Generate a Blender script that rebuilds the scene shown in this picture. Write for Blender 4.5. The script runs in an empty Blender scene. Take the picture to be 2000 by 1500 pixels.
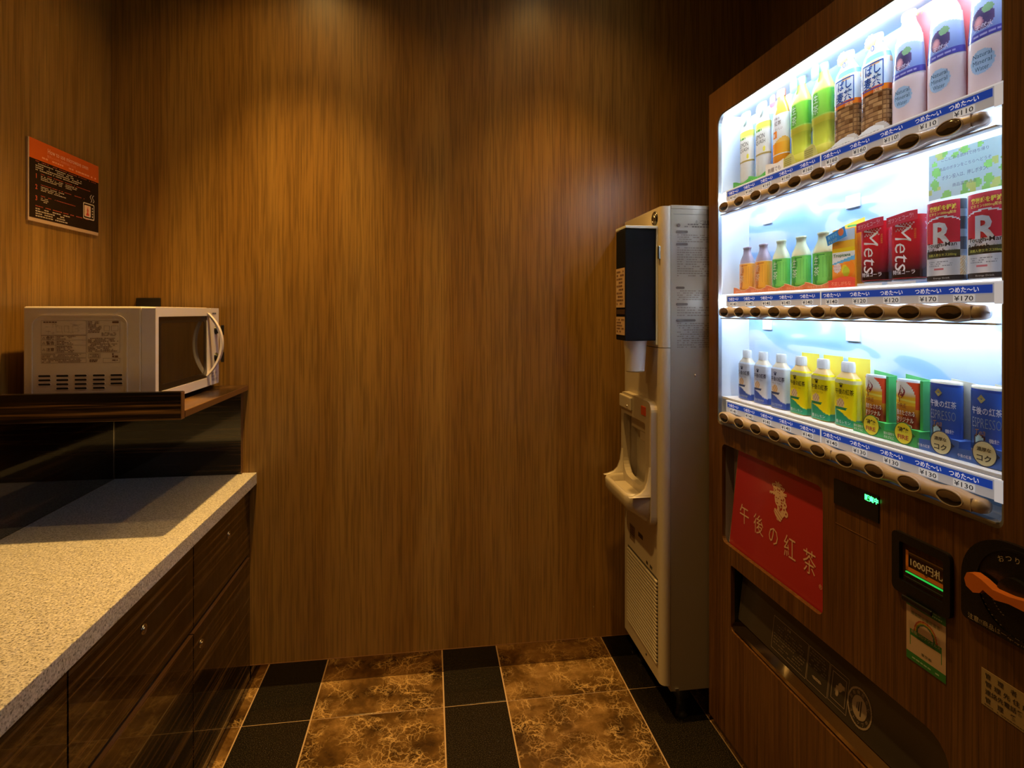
import bpy, bmesh, math, random
from mathutils import Matrix, Vector
random.seed(4)
SC = bpy.context.scene
COL = SC.collection
PI = math.pi
R = math.radians

# ------------------------------------------------------------------ camera, world, lights, exposure
CAM_H = 1.2
FPX = 1124.0
TH = math.atan(160 / FPX)
cam = bpy.data.cameras.new('camera')
cam.sensor_width = 36.0
cam.lens = 36.0 * FPX / 2000.0
cam.shift_y = -141 / 2000.0
cam.clip_start = 0.02
camo = bpy.data.objects.new('camera', cam)
camo.location = (0, 0, CAM_H)
camo.rotation_euler = (R(90), 0, -TH)
COL.objects.link(camo)
SC.camera = camo

w = bpy.data.worlds.new('world')
SC.world = w
w.use_nodes = True
w.node_tree.nodes['Background'].inputs[0].default_value = (0.02, 0.013, 0.008, 1)
w.node_tree.nodes['Background'].inputs[1].default_value = 0.5

WARM = (1.0, 0.57, 0.145)
CEIL_Z = 2.5
SPOTS = [(-0.41, 1.56, 165, 70), (0.41, 1.56, 84, 72), (-0.41, 0.97, 24, 58), (0.41, 0.97, 28, 78)]
for (x, y, p, cone) in SPOTS:
    l = bpy.data.lights.new('downlight_beam', 'SPOT')
    l.energy = p
    l.color = WARM
    l.spot_size = R(cone)
    l.spot_blend = 1.0
    l.shadow_soft_size = 0.022
    lo = bpy.data.objects.new('downlight_beam', l)
    lo.location = (x, y, CEIL_Z - 0.012)
    COL.objects.link(lo)
for (x, y, p, cone) in SPOTS:          # the fixtures' wide spill around the beam
    l = bpy.data.lights.new('downlight_spill', 'SPOT')
    l.energy = p * 0.12
    l.color = WARM
    l.spot_size = R(122)
    l.spot_blend = 0.7
    l.shadow_soft_size = 0.035
    lo = bpy.data.objects.new('downlight_spill', l)
    lo.location = (x, y, CEIL_Z - 0.012)
    COL.objects.link(lo)
LED_STRENGTH = 86.0
fl = bpy.data.lights.new('fill_light', 'AREA')  # weak warm fill added behind the camera, not a fixture of the room
fl.energy = 1.6
fl.size = 0.9
fl.color = (1.0, 0.60, 0.22)
flo = bpy.data.objects.new('fill_light', fl)
flo.location = (0.1, -1.1, 2.45)
COL.objects.link(flo)

SC.view_settings.view_transform = 'Standard'
SC.view_settings.look = 'None'
SC.view_settings.exposure = 0.0
SC.view_settings.gamma = 1.0
SC.view_settings.use_curve_mapping = False

# ------------------------------------------------------------------ colour helpers
def lin(c):
    return c / 12.92 if c <= 0.04045 else ((c + 0.055) / 1.055) ** 2.4
def C(h):
    return tuple(lin(int(h[i:i + 2], 16) / 255.0) for i in (0, 2, 4))
def mixc(a, b, t):
    t = max(0.0, min(1.0, t))
    return tuple(a[i] * (1 - t) + b[i] * t for i in range(3))
WHITE = C('f4f5f8'); BLACK = C('0d0d10')

# ------------------------------------------------------------------ materials
def newmat(name):
    m = bpy.data.materials.new(name)
    m.use_nodes = True
    return m, m.node_tree.nodes, m.node_tree.links, m.node_tree.nodes['Principled BSDF']
def plain(name, col, rough=0.5, metal=0.0, spec=0.5, ior=None, bump=0.0, bscale=200):
    m, n, l, b = newmat(name)
    b.inputs['Base Color'].default_value = (*col, 1)
    b.inputs['Roughness'].default_value = rough
    b.inputs['Metallic'].default_value = metal
    b.inputs['Specular IOR Level'].default_value = spec
    if ior: b.inputs['IOR'].default_value = ior
    nz = n.new('ShaderNodeTexNoise'); nz.inputs['Scale'].default_value = bscale
    mr = n.new('ShaderNodeMapRange')
    mr.inputs['To Min'].default_value = rough * 0.88; mr.inputs['To Max'].default_value = min(1, rough * 1.12)
    l.new(nz.outputs['Fac'], mr.inputs['Value']); l.new(mr.outputs[0], b.inputs['Roughness'])
    if bump:
        bp = n.new('ShaderNodeBump'); bp.inputs['Strength'].default_value = bump; bp.inputs['Distance'].default_value = 0.0005
        l.new(nz.outputs['Fac'], bp.inputs['Height']); l.new(bp.outputs[0], b.inputs['Normal'])
    return m
def emit(name, col, strength):
    m, n, l, b = newmat(name)
    b.inputs['Base Color'].default_value = (*col, 1)
    b.inputs['Emission Color'].default_value = (*col, 1)
    b.inputs['Emission Strength'].default_value = strength
    return m
def vcmat(name, rough, coat=0.0):
    m, n, l, b = newmat(name)
    a = n.new('ShaderNodeVertexColor'); a.layer_name = 'Col'
    l.new(a.outputs['Color'], b.inputs['Base Color'])
    b.inputs['Roughness'].default_value = rough
    b.inputs['Coat Weight'].default_value = coat
    b.inputs['Coat Roughness'].default_value = 0.05
    return m
def woodmat(name, c0, c1, c2, stretch, fine, broad, rough, ior=1.5, contrast=1.0, coat=0.0, coords='world', bump=0.05):
    """grain runs along the axis whose stretch factor is small"""
    m, n, l, b = newmat(name)
    if coords == 'world':
        g = n.new('ShaderNodeNewGeometry'); src = g.outputs['Position']
    else:
        g = n.new('ShaderNodeTexCoord'); src = g.outputs['Object']
    mp = n.new('ShaderNodeVectorMath'); mp.operation = 'MULTIPLY'; mp.inputs[1].default_value = stretch
    l.new(src, mp.inputs[0])
    n1 = n.new('ShaderNodeTexNoise'); n1.inputs['Scale'].default_value = fine; n1.inputs['Detail'].default_value = 5; n1.inputs['Roughness'].default_value = 0.65
    n2 = n.new('ShaderNodeTexNoise'); n2.inputs['Scale'].default_value = broad; n2.inputs['Detail'].default_value = 3; n2.inputs['Distortion'].default_value = 0.3
    for q in (n1, n2): l.new(mp.outputs[0], q.inputs['Vector'])
    n3 = n.new('ShaderNodeTexNoise'); n3.inputs['Scale'].default_value = fine * 3.1; n3.inputs['Detail'].default_value = 2
    l.new(mp.outputs[0], n3.inputs['Vector'])
    r1 = n.new('ShaderNodeMapRange'); r1.inputs['From Min'].default_value = 0.5 - 0.16 / contrast; r1.inputs['From Max'].default_value = 0.5 + 0.16 / contrast
    l.new(n1.outputs['Fac'], r1.inputs['Value'])
    r2 = n.new('ShaderNodeMapRange'); r2.inputs['From Min'].default_value = 0.34; r2.inputs['From Max'].default_value = 0.66
    l.new(n2.outputs['Fac'], r2.inputs['Value'])
    mA = n.new('ShaderNodeMix'); mA.data_type = 'RGBA'
    mA.inputs['A'].default_value = (*c0, 1); mA.inputs['B'].default_value = (*c1, 1)
    l.new(r1.outputs[0], mA.inputs['Factor'])
    mB = n.new('ShaderNodeMix'); mB.data_type = 'RGBA'; mB.blend_type = 'MULTIPLY'
    mB.inputs['Factor'].default_value = 1.0
    l.new(mA.outputs['Result'], mB.inputs['A'])
    mC = n.new('ShaderNodeMix'); mC.data_type = 'RGBA'
    mC.inputs['A'].default_value = (*c2, 1); mC.inputs['B'].default_value = (1, 1, 1, 1)
    l.new(r2.outputs[0], mC.inputs['Factor'])
    l.new(mC.outputs['Result'], mB.inputs['B'])
    mD = n.new('ShaderNodeMix'); mD.data_type = 'RGBA'; mD.blend_type = 'MULTIPLY'; mD.inputs['Factor'].default_value = 0.35
    l.new(mB.outputs['Result'], mD.inputs['A'])
    r3 = n.new('ShaderNodeMapRange'); r3.inputs['From Min'].default_value = 0.38; r3.inputs['From Max'].default_value = 0.55
    l.new(n3.outputs['Fac'], r3.inputs['Value']); l.new(r3.outputs[0], mD.inputs['B'])
    l.new(mD.outputs['Result'], b.inputs['Base Color'])
    b.inputs['Roughness'].default_value = rough
    b.inputs['IOR'].default_value = ior
    b.inputs['Coat Weight'].default_value = coat
    b.inputs['Coat Roughness'].default_value = 0.04
    if bump:
        bp = n.new('ShaderNodeBump'); bp.inputs['Strength'].default_value = bump; bp.inputs['Distance'].default_value = 0.001
        l.new(n1.outputs['Fac'], bp.inputs['Height']); l.new(bp.outputs[0], b.inputs['Normal'])
    return m

M = {}
M['wall'] = woodmat('teak_wall_panel', (0.205, 0.108, 0.024), (0.320, 0.178, 0.042), (0.80, 0.72, 0.60), (1, 1, 0.022), 85, 9, 0.33, contrast=0.45, bump=0.03)
M['machine_wood'] = woodmat('walnut_film', (0.085, 0.034, 0.010), (0.215, 0.098, 0.028), (0.72, 0.64, 0.58), (1, 1, 0.018), 120, 14, 0.34, contrast=0.8, coords='object', bump=0.03)
def ebonymat(name, rough, ior, gain):
    m, n, l, b = newmat(name)
    g = n.new('ShaderNodeNewGeometry')
    mp = n.new('ShaderNodeVectorMath'); mp.operation = 'MULTIPLY'; mp.inputs[1].default_value = (0.018, 0.018, 1)
    l.new(g.outputs['Position'], mp.inputs[0])
    facs = []
    for sc_, det in ((95, 2), (300, 3), (18, 2)):
        nz = n.new('ShaderNodeTexNoise'); nz.inputs['Scale'].default_value = sc_; nz.inputs['Detail'].default_value = det
        l.new(mp.outputs[0], nz.inputs['Vector']); facs.append(nz.outputs['Fac'])
    ma = n.new('ShaderNodeMath'); ma.operation = 'MULTIPLY_ADD'; ma.inputs[1].default_value = 0.55; l.new(facs[0], ma.inputs[0])
    mb = n.new('ShaderNodeMath'); mb.operation = 'MULTIPLY_ADD'; mb.inputs[1].default_value = 0.30; l.new(facs[1], mb.inputs[0])
    mc = n.new('ShaderNodeMath'); mc.operation = 'MULTIPLY'; mc.inputs[1].default_value = 0.15; l.new(facs[2], mc.inputs[0])
    l.new(mc.outputs[0], mb.inputs[2]); l.new(mb.outputs[0], ma.inputs[2])
    cr = n.new('ShaderNodeValToRGB'); els = cr.color_ramp.elements
    els[0].position = 0.46; els[0].color = (0.005, 0.003, 0.002, 1)
    els[1].position = 0.62; els[1].color = (0.24 * gain, 0.125 * gain, 0.042 * gain, 1)
    e = els.new(0.52); e.color = (0.035 * gain, 0.017 * gain, 0.007 * gain, 1)
    l.new(ma.outputs[0], cr.inputs['Fac']); l.new(cr.outputs[0], b.inputs['Base Color'])
    b.inputs['Roughness'].default_value = rough; b.inputs['IOR'].default_value = ior
    b.inputs['Coat Weight'].default_value = 0.6; b.inputs['Coat Roughness'].default_value = 0.03
    return m
M['ebony'] = ebonymat('ebony_veneer', 0.20, 1.45, 0.62)
M['ebony_shelf'] = ebonymat('ebony_shelf_veneer', 0.3, 1.4, 1.15)
M['ebony_shelf'].node_tree.nodes['Principled BSDF'].inputs['Coat Weight'].default_value = 0.1
M['ebony_gloss'] = ebonymat('polished_ebony_veneer', 0.08, 1.6, 0.40)
M['ebony_mirror'] = ebonymat('mirror_polished_ebony', 0.04, 2.6, 0.3)
M['edge_band'] = plain('edge_band', (0.16, 0.075, 0.028), 0.4)
M['cream'] = plain('cream_painted_steel', C('8c8172'), 0.36, bump=0.02)
M['cream_plastic'] = plain('cream_plastic', C('b9ad9b'), 0.30)
M['mw_white'] = plain('oven_white_enamel', C('dcd0c8'), 0.38, bump=0.03, bscale=500)
M['mw_door'] = plain('oven_white_plastic', C('dcd6e2'), 0.25)
M['white'] = plain('white_plastic', C('e8eaee'), 0.35)
M['display_white'] = plain('display_white', C('e9f1fb'), 0.4)
M['black'] = plain('black_plastic', (0.008, 0.008, 0.009), 0.28)
M['black_matte'] = plain('matt_black', (0.006, 0.006, 0.007), 0.6)
M['black_satin'] = plain('black_satin_plastic', (0.008, 0.008, 0.009), 0.85, spec=0.08)
M['dark_metal'] = plain('dark_grey_metal', (0.03, 0.028, 0.026), 0.4, metal=0.6)
M['steel'] = plain('brushed_steel', (0.55, 0.55, 0.56), 0.25, metal=1.0)
M['chrome'] = plain('chrome', (0.75, 0.74, 0.72), 0.12, metal=1.0)
M['brass'] = plain('dull_lock_metal', (0.42, 0.36, 0.26), 0.28, metal=1.0)
M['alu'] = plain('grey_aluminium', (0.42, 0.45, 0.5), 0.3, metal=0.7)
M['grout'] = plain('grout', (0.42, 0.28, 0.16), 0.7)
M['plinth'] = plain('mirror_polished_plinth', (0.36, 0.31, 0.26), 0.05, metal=1.0)
M['ceiling'] = plain('ceiling_paint', (0.60, 0.55, 0.48), 0.9)
M['rail'] = plain('tan_glossy_plastic', C('bcb0aa'), 0.16, spec=0.6)
M['button'] = plain('smoked_brown_lens', C('57473d'), 0.12, spec=0.6)
M['led'] = emit('led_tube', (0.80, 0.91, 1.0), LED_STRENGTH)
M['green_led'] = emit('green_led', (0.04, 1.0, 0.16), 6.0)
M['green_line'] = emit('green_led_line', (0.03, 1.0, 0.15), 0.35)
M['lamp'] = emit('downlight_lamp', (1.0, 0.66, 0.30), 14.0)
M['orange'] = plain('orange_plastic', C('cc6e28'), 0.3)
M['rubber'] = plain('grey_rubber', (0.03, 0.03, 0.03), 0.7)
M['paper'] = plain('paper_cup_white', C('e8e6e4'), 0.6)
M['vc'] = vcmat('printed_gloss', 0.22, 0.3)
M['vcm'] = vcmat('printed_matt', 0.5)
M['backlit'] = vcmat('backlit_print', 0.3)
_b = M['backlit'].node_tree
_b.links.new(_b.nodes['Color Attribute'].outputs['Color'], _b.nodes['Principled BSDF'].inputs['Emission Color'])
_b.nodes['Principled BSDF'].inputs['Emission Strength'].default_value = 0.42
M['card'] = vcmat('translucent_card', 0.5)
_b = M['card'].node_tree
_t = _b.nodes.new('ShaderNodeBsdfTranslucent'); _m = _b.nodes.new('ShaderNodeMixShader'); _m.inputs[0].default_value = 0.6
_b.links.new(_b.nodes['Color Attribute'].outputs['Color'], _t.inputs[0])
_b.links.new(_b.nodes['Principled BSDF'].outputs[0], _m.inputs[1]); _b.links.new(_t.outputs[0], _m.inputs[2])
_b.links.new(_m.outputs[0], _b.nodes['Material Output'].inputs['Surface'])

def glass(name, tint, gloss_rough=0.02, ior=1.45, body=1.0):
    m, n, l, b = newmat(name)
    n.remove(b)
    out = n['Material Output']
    t = n.new('ShaderNodeBsdfTransparent'); t.inputs[0].default_value = (*tint, 1)
    g = n.new('ShaderNodeBsdfGlossy'); g.inputs['Roughness'].default_value = gloss_rough
    lw = n.new('ShaderNodeLayerWeight'); lw.inputs['Blend'].default_value = 0.5
    pw_ = n.new('ShaderNodeMath'); pw_.operation = 'POWER'; pw_.inputs[1].default_value = 4.0; l.new(lw.outputs['Facing'], pw_.inputs[0])
    f = n.new('ShaderNodeMath'); f.operation = 'MULTIPLY_ADD'; f.inputs[1].default_value = 0.35; f.inputs[2].default_value = 0.02; l.new(pw_.outputs[0], f.inputs[0])
    mx = n.new('ShaderNodeMixShader')
    l.new(f.outputs[0], mx.inputs[0]); l.new(t.outputs[0], mx.inputs[1]); l.new(g.outputs[0], mx.inputs[2])
    l.new(mx.outputs[0], out.inputs['Surface'])
    return m
M['pane'] = glass('display_acrylic', (0.97, 0.985, 1.0), ior=1.25)
M['smoked'] = glass('smoked_acrylic', (0.32, 0.27, 0.24), 0.15, ior=1.5)

# speckled stone counter
m, n, l, b = newmat('speckled_stone')
g = n.new('ShaderNodeNewGeometry')
v1 = n.new('ShaderNodeTexNoise'); v1.inputs['Scale'].default_value = 260; v1.inputs['Detail'].default_value = 3; v1.inputs['Roughness'].default_value = 0.7
v2 = n.new('ShaderNodeTexVoronoi'); v2.inputs['Scale'].default_value = 190
l.new(g.outputs['Position'], v1.inputs['Vector']); l.new(g.outputs['Position'], v2.inputs['Vector'])
cr = n.new('ShaderNodeValToRGB')
cr.color_ramp.elements[0].position = 0.33; cr.color_ramp.elements[0].color = (0.06, 0.055, 0.05, 1)
cr.color_ramp.elements[1].position = 0.47; cr.color_ramp.elements[1].color = (0.52, 0.49, 0.47, 1)
e = cr.color_ramp.elements.new(0.62); e.color = (0.68, 0.65, 0.62, 1)
l.new(v1.outputs['Fac'], cr.inputs['Fac'])
mr = n.new('ShaderNodeMapRange'); mr.inputs['From Min'].default_value = 0.0; mr.inputs['From Max'].default_value = 1.0; mr.inputs['To Min'].default_value = 0.8; mr.inputs['To Max'].default_value = 1.1
sx = n.new('ShaderNodeSeparateColor'); l.new(v2.outputs['Color'], sx.inputs[0]); l.new(sx.outputs[0], mr.inputs['Value'])
mm = n.new('ShaderNodeMix'); mm.data_type = 'RGBA'; mm.blend_type = 'MULTIPLY'; mm.inputs['Factor'].default_value = 1
l.new(cr.outputs[0], mm.inputs['A']); l.new(mr.outputs[0], mm.inputs['B']); l.new(mm.outputs['Result'], b.inputs['Base Color'])
b.inputs['Roughness'].default_value = 0.32
M['stone'] = m

# emperador marble
m, n, l, b = newmat('brown_veined_marble')
g = n.new('ShaderNodeNewGeometry'); oi = n.new('ShaderNodeObjectInfo')
ad = n.new('ShaderNodeVectorMath'); ad.operation = 'MULTIPLY_ADD'
cmb = n.new('ShaderNodeCombineXYZ')
for k in range(3): l.new(oi.outputs['Random'], cmb.inputs[k])
ad.inputs[1].default_value = (31, 17, 23)
l.new(cmb.outputs[0], ad.inputs[0]); l.new(g.outputs['Position'], ad.inputs[2])
dn = n.new('ShaderNodeTexNoise'); dn.inputs['Scale'].default_value = 9; dn.inputs['Detail'].default_value = 6; dn.inputs['Roughness'].default_value = 0.6
l.new(ad.outputs[0], dn.inputs['Vector'])
wv = n.new('ShaderNodeVectorMath'); wv.operation = 'MULTIPLY_ADD'; wv.inputs[1].default_value = (0.10, 0.10, 0.10)
l.new(dn.outputs['Color'], wv.inputs[0]); l.new(ad.outputs[0], wv.inputs[2])
big = n.new('ShaderNodeTexNoise'); big.inputs['Scale'].default_value = 8; big.inputs['Detail'].default_value = 7; big.inputs['Roughness'].default_value = 0.62
l.new(wv.outputs[0], big.inputs['Vector'])
cr = n.new('ShaderNodeValToRGB'); els = cr.color_ramp.elements
els[0].position = 0.36; els[0].color = (0.038, 0.019, 0.006, 1)
els[1].position = 0.78; els[1].color = (0.42, 0.26, 0.11, 1)
e = els.new(0.48); e.color = (0.095, 0.048, 0.013, 1)
e = els.new(0.61); e.color = (0.21, 0.115, 0.036, 1)
l.new(big.outputs['Fac'], cr.inputs['Fac'])
prev = cr.outputs[0]
for sc_, wd, st in ((11, 0.022, 0.85), (26, 0.045, 0.75), (58, 0.08, 0.45)):
    vo = n.new('ShaderNodeTexVoronoi'); vo.feature = 'DISTANCE_TO_EDGE'; vo.inputs['Scale'].default_value = sc_
    l.new(wv.outputs[0], vo.inputs['Vector'])
    mr = n.new('ShaderNodeMapRange'); mr.inputs['From Min'].default_value = 0; mr.inputs['From Max'].default_value = wd
    mr.inputs['To Min'].default_value = st; mr.inputs['To Max'].default_value = 0
    l.new(vo.outputs['Distance'], mr.inputs['Value'])
    mx = n.new('ShaderNodeMix'); mx.data_type = 'RGBA'
    mk = n.new('ShaderNodeTexNoise'); mk.inputs['Scale'].default_value = 13; l.new(ad.outputs[0], mk.inputs['Vector'])
    mk2 = n.new('ShaderNodeMapRange'); mk2.inputs['From Min'].default_value = 0.43; mk2.inputs['From Max'].default_value = 0.60
    l.new(mk.outputs['Fac'], mk2.inputs['Value'])
    mu = n.new('ShaderNodeMath'); mu.operation = 'MULTIPLY'; l.new(mr.outputs[0], mu.inputs[0]); l.new(mk2.outputs[0], mu.inputs[1])
    l.new(mu.outputs[0], mx.inputs['Factor']); l.new(prev, mx.inputs['A']); mx.inputs['B'].default_value = (0.52, 0.34, 0.14, 1)
    prev = mx.outputs['Result']
l.new(prev, b.inputs['Base Color'])
b.inputs['Roughness'].default_value = 0.07
M['marble'] = m

m, n, l, b = newmat('black_granite')
g = n.new('ShaderNodeNewGeometry')
nz = n.new('ShaderNodeTexNoise'); nz.inputs['Scale'].default_value = 420; nz.inputs['Detail'].default_value = 2
l.new(g.outputs['Position'], nz.inputs['Vector'])
cr = n.new('ShaderNodeValToRGB'); els = cr.color_ramp.elements
els[0].position = 0.5; els[0].color = (0.007, 0.0055, 0.004, 1)
els[1].position = 0.78; els[1].color = (0.07, 0.055, 0.035, 1)
l.new(nz.outputs['Fac'], cr.inputs['Fac']); l.new(cr.outputs[0], b.inputs['Base Color'])
b.inputs['Roughness'].default_value = 0.12
M['granite'] = m

# swirled blue-white display backdrop
m, n, l, b = newmat('printed_blue_waves')
g = n.new('ShaderNodeTexCoord')
mp = n.new('ShaderNodeMapping'); mp.inputs['Rotation'].default_value = (0, R(18), 0); mp.inputs['Scale'].default_value = (3.0, 1, 9.5)
l.new(g.outputs['Object'], mp.inputs['Vector'])
nz = n.new('ShaderNodeTexNoise'); nz.inputs['Scale'].default_value = 1.3; nz.inputs['Detail'].default_value = 1.0; nz.inputs['Distortion'].default_value = 1.4
l.new(mp.outputs[0], nz.inputs['Vector'])
cr = n.new('ShaderNodeValToRGB'); els = cr.color_ramp.elements
els[0].position = 0.30; els[0].color = (0.22, 0.42, 0.80, 1)
els[1].position = 0.70; els[1].color = (0.70, 0.78, 0.86, 1)
e = els.new(0.49); e.color = (0.36, 0.57, 0.86, 1)
e = els.new(0.52); e.color = (0.58, 0.71, 0.88, 1)
l.new(nz.outputs['Fac'], cr.inputs['Fac']); l.new(cr.outputs[0], b.inputs['Base Color'])
b.inputs['Roughness'].default_value = 0.35
M['waves'] = m

# ------------------------------------------------------------------ geometry builder
_tc = {}
def textgeo(s, bold=0.0):
    k = (s, bold)
    if k not in _tc:
        c = bpy.data.curves.new('t', 'FONT'); c.body = s; c.resolution_u = 2; c.offset = bold
        o = bpy.data.objects.new('t', c); COL.objects.link(o)
        bpy.context.view_layer.update()
        me = o.to_mesh()
        vs = [(v.co.x, v.co.y) for v in me.vertices]
        fs = [tuple(p.vertices) for p in me.polygons]
        o.to_mesh_clear()
        bpy.data.objects.remove(o); bpy.data.curves.remove(c)
        if vs:
            x0 = min(v[0] for v in vs); x1 = max(v[0] for v in vs); y0 = min(v[1] for v in vs); y1 = max(v[1] for v in vs)
        else: x0 = x1 = y0 = y1 = 0
        _tc[k] = (vs, fs, x0, x1, y0, y1)
    return _tc[k]

class G:
    def __init__(s):
        s.v = []; s.f = []; s.m = []; s.c = []; s.s = []
        s.T = None; s.mi = 0; s.col = (1, 1, 1); s.sm = False
    def add(s, vs, fs, mi=None, col=None, sm=None, cols=None):
        o = len(s.v)
        if s.T is not None: vs = [tuple(s.T @ Vector(v)) for v in vs]
        s.v.extend(vs)
        for i, f in enumerate(fs):
            s.f.append(tuple(a + o for a in f))
            s.m.append(s.mi if mi is None else mi)
            s.c.append(cols[i] if cols else (s.col if col is None else col))
            s.s.append(s.sm if sm is None else sm)
    def box(s, x0, x1, y0, y1, z0, z1, bev=0.0, **k):
        if bev > 0:
            bm = bmesh.new(); bmesh.ops.create_cube(bm, size=1)
            for v in bm.verts:
                v.co = Vector(((x0 + x1) / 2 + v.co.x * (x1 - x0), (y0 + y1) / 2 + v.co.y * (y1 - y0), (z0 + z1) / 2 + v.co.z * (z1 - z0)))
            bmesh.ops.bevel(bm, geom=bm.edges[:], offset=bev, segments=2, profile=0.5, affect='EDGES')
            s.bm(bm, **k); return
        vs = [(x, y, z) for x in (x0, x1) for y in (y0, y1) for z in (z0, z1)]
        s.add(vs, [(0, 1, 3, 2), (4, 6, 7, 5), (0, 4, 5, 1), (2, 3, 7, 6), (0, 2, 6, 4), (1, 5, 7, 3)], **k)
    def bm(s, bm, **k):
        bm.verts.index_update()
        s.add([tuple(v.co) for v in bm.verts], [tuple(v.index for v in f.verts) for f in bm.faces], **k)
        bm.free()
    def grid(s, fn, nu, nv, wrap=False, colfn=None, **k):
        vs = [fn(i / nu, j / nv) for j in range(nv + 1) for i in range(nu + (0 if wrap else 1))]
        w_ = nu if wrap else nu + 1
        fs = []; cols = [] if colfn else None
        for j in range(nv):
            for i in range(nu):
                a = j * w_ + i; b_ = j * w_ + (i + 1) % w_ if wrap else a + 1
                fs.append((a, b_, b_ + w_, a + w_))
                if colfn: cols.append(colfn((i + 0.5) / nu, (j + 0.5) / nv))
        s.add(vs, fs, cols=cols, **k)
    def lathe(s, prof, cx=0, cy=0, n=2.0, segs=28, caps=True, ax='z', **k):
        k.setdefault('sm', True)
        def P(a, r):
            ca, sa = math.cos(a), math.sin(a)
            f = (abs(ca) ** n + abs(sa) ** n) ** (-1.0 / n) if n != 2 else 1
            return r * f * sa, -r * f * ca
        rings = len(prof); vs = []
        for (z, r) in prof:
            for i in range(segs):
                x, y = P(2 * PI * i / segs, r)
                vs.append((cx + x, cy + y, z))
        fs = []
        for j in range(rings - 1):
            for i in range(segs):
                a = j * segs + i; b_ = j * segs + (i + 1) % segs
                fs.append((a, b_, b_ + segs, a + segs))
        if ax == 'y': vs = [(x, z, -y) for (x, y, z) in vs]
        if ax == 'x': vs = [(z, x, -y) for (x, y, z) in vs]
        s.add(vs, fs, **k)
        if caps:
            kk = dict(k); kk['sm'] = False
            s.add(vs, [tuple(range(segs - 1, -1, -1)), tuple((rings - 1) * segs + i for i in range(segs))], **kk)
    def tube(s, pts, r, segs=8, **k):
        k.setdefault('sm', True)
        pts = [Vector(p) for p in pts]; vs = []
        for i, p in enumerate(pts):
            d = (pts[min(i + 1, len(pts) - 1)] - pts[max(i - 1, 0)]).normalized()
            a = d.cross(Vector((0, 0, 1)))
            if a.length < 1e-3: a = d.cross(Vector((0, 1, 0)))
            a.normalize(); b_ = d.cross(a)
            for q in range(segs):
                t = 2 * PI * q / segs
                vs.append(tuple(p + (a * math.cos(t) + b_ * math.sin(t)) * r))
        fs = []
        for i in range(len(pts) - 1):
            for q in range(segs):
                a = i * segs + q; c = i * segs + (q + 1) % segs
                fs.append((a, c, c + segs, a + segs))
        fs.append(tuple(range(segs))); fs.append(tuple((len(pts) - 1) * segs + q for q in range(segs - 1, -1, -1)))
        s.add(vs, fs, **k)
    def plate(s, outer, holes, y0, y1, **k):
        """flat plate in x,z with holes, from depth y0 to y1"""
        c = bpy.data.curves.new('p', 'CURVE'); c.dimensions = '2D'; c.fill_mode = 'BOTH'; c.extrude = abs(y1 - y0) / 2
        for lp in [outer] + holes:
            sp = c.splines.new('POLY'); sp.points.add(len(lp) - 1)
            for i, p in enumerate(lp): sp.points[i].co = (p[0], p[1], 0, 1)
            sp.use_cyclic_u = True
        o = bpy.data.objects.new('p', c); COL.objects.link(o)
        bpy.context.view_layer.update()
        me = o.to_mesh()
        ym = (y0 + y1) / 2
        s.add([(v.co.x, ym - v.co.z, v.co.y) for v in me.vertices], [tuple(p.vertices) for p in me.polygons], **k)
        o.to_mesh_clear(); bpy.data.objects.remove(o); bpy.data.curves.remove(c)
    def poly(s, pts, y0, y1, **k):
        """solid prism of a simple outline in x,z"""
        s.plate(pts, [], y0, y1, **k)
    def text(s, txt, place, size=None, width=None, height=None, align='c', bold=0.0, col=None, cx=0, cy=0, rot=0.0, slant=0.0, **k):
        """place(x,y)->3D. size = height of a full glyph; or give the width and height of the whole string's ink"""
        vs, fs, x0, x1, y0, y1 = textgeo(txt, bold)
        if not vs: return
        sx = sy = (size or 1) / 0.85
        if width: sx = width / (x1 - x0)
        if height: sy = height / (y1 - y0)
        if width and not height and not size: sy = sx
        if height and not width and not size: sx = sy
        mx, my = (x0 + x1) / 2, (y0 + y1) / 2
        ox = {'c': 0, 'l': (x1 - x0) / 2 * sx, 'r': -(x1 - x0) / 2 * sx}[align]
        cr_, sr = math.cos(rot), math.sin(rot)
        out = []
        for (x, y) in vs:
            a = (x - mx) * sx + ox + slant * (y - my) * sy; b_ = (y - my) * sy
            out.append(place(cx + a * cr_ - b_ * sr, cy + a * sr + b_ * cr_))
        s.add(out, fs, col=col, **k)
    def rect(s, place, x0, x1, y0, y1, nx=1, col=None, **k):
        vs = [place(x0 + (x1 - x0) * i / nx, y) for y in (y0, y1) for i in range(nx + 1)]
        s.add(vs, [(i, i + 1, nx + 2 + i, nx + 1 + i) for i in range(nx)], col=col, **k)
    def stencil(s, place, fn, x0, x1, y0, y1, nx, ny, **k):
        """fn(x,y)-> colour or None, x,y in the given range"""
        dx = (x1 - x0) / nx; dy = (y1 - y0) / ny
        vs = [place(x0 + dx * i, y0 + dy * j) for j in range(ny + 1) for i in range(nx + 1)]
        fs = []; cols = []
        for j in range(ny):
            for i in range(nx):
                c = fn(x0 + dx * (i + .5), y0 + dy * (j + .5))
                if c is not None:
                    a = j * (nx + 1) + i
                    fs.append((a, a + 1, a + nx + 2, a + nx + 1)); cols.append(c)
        if fs: s.add(vs, fs, cols=cols, **k)
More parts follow.
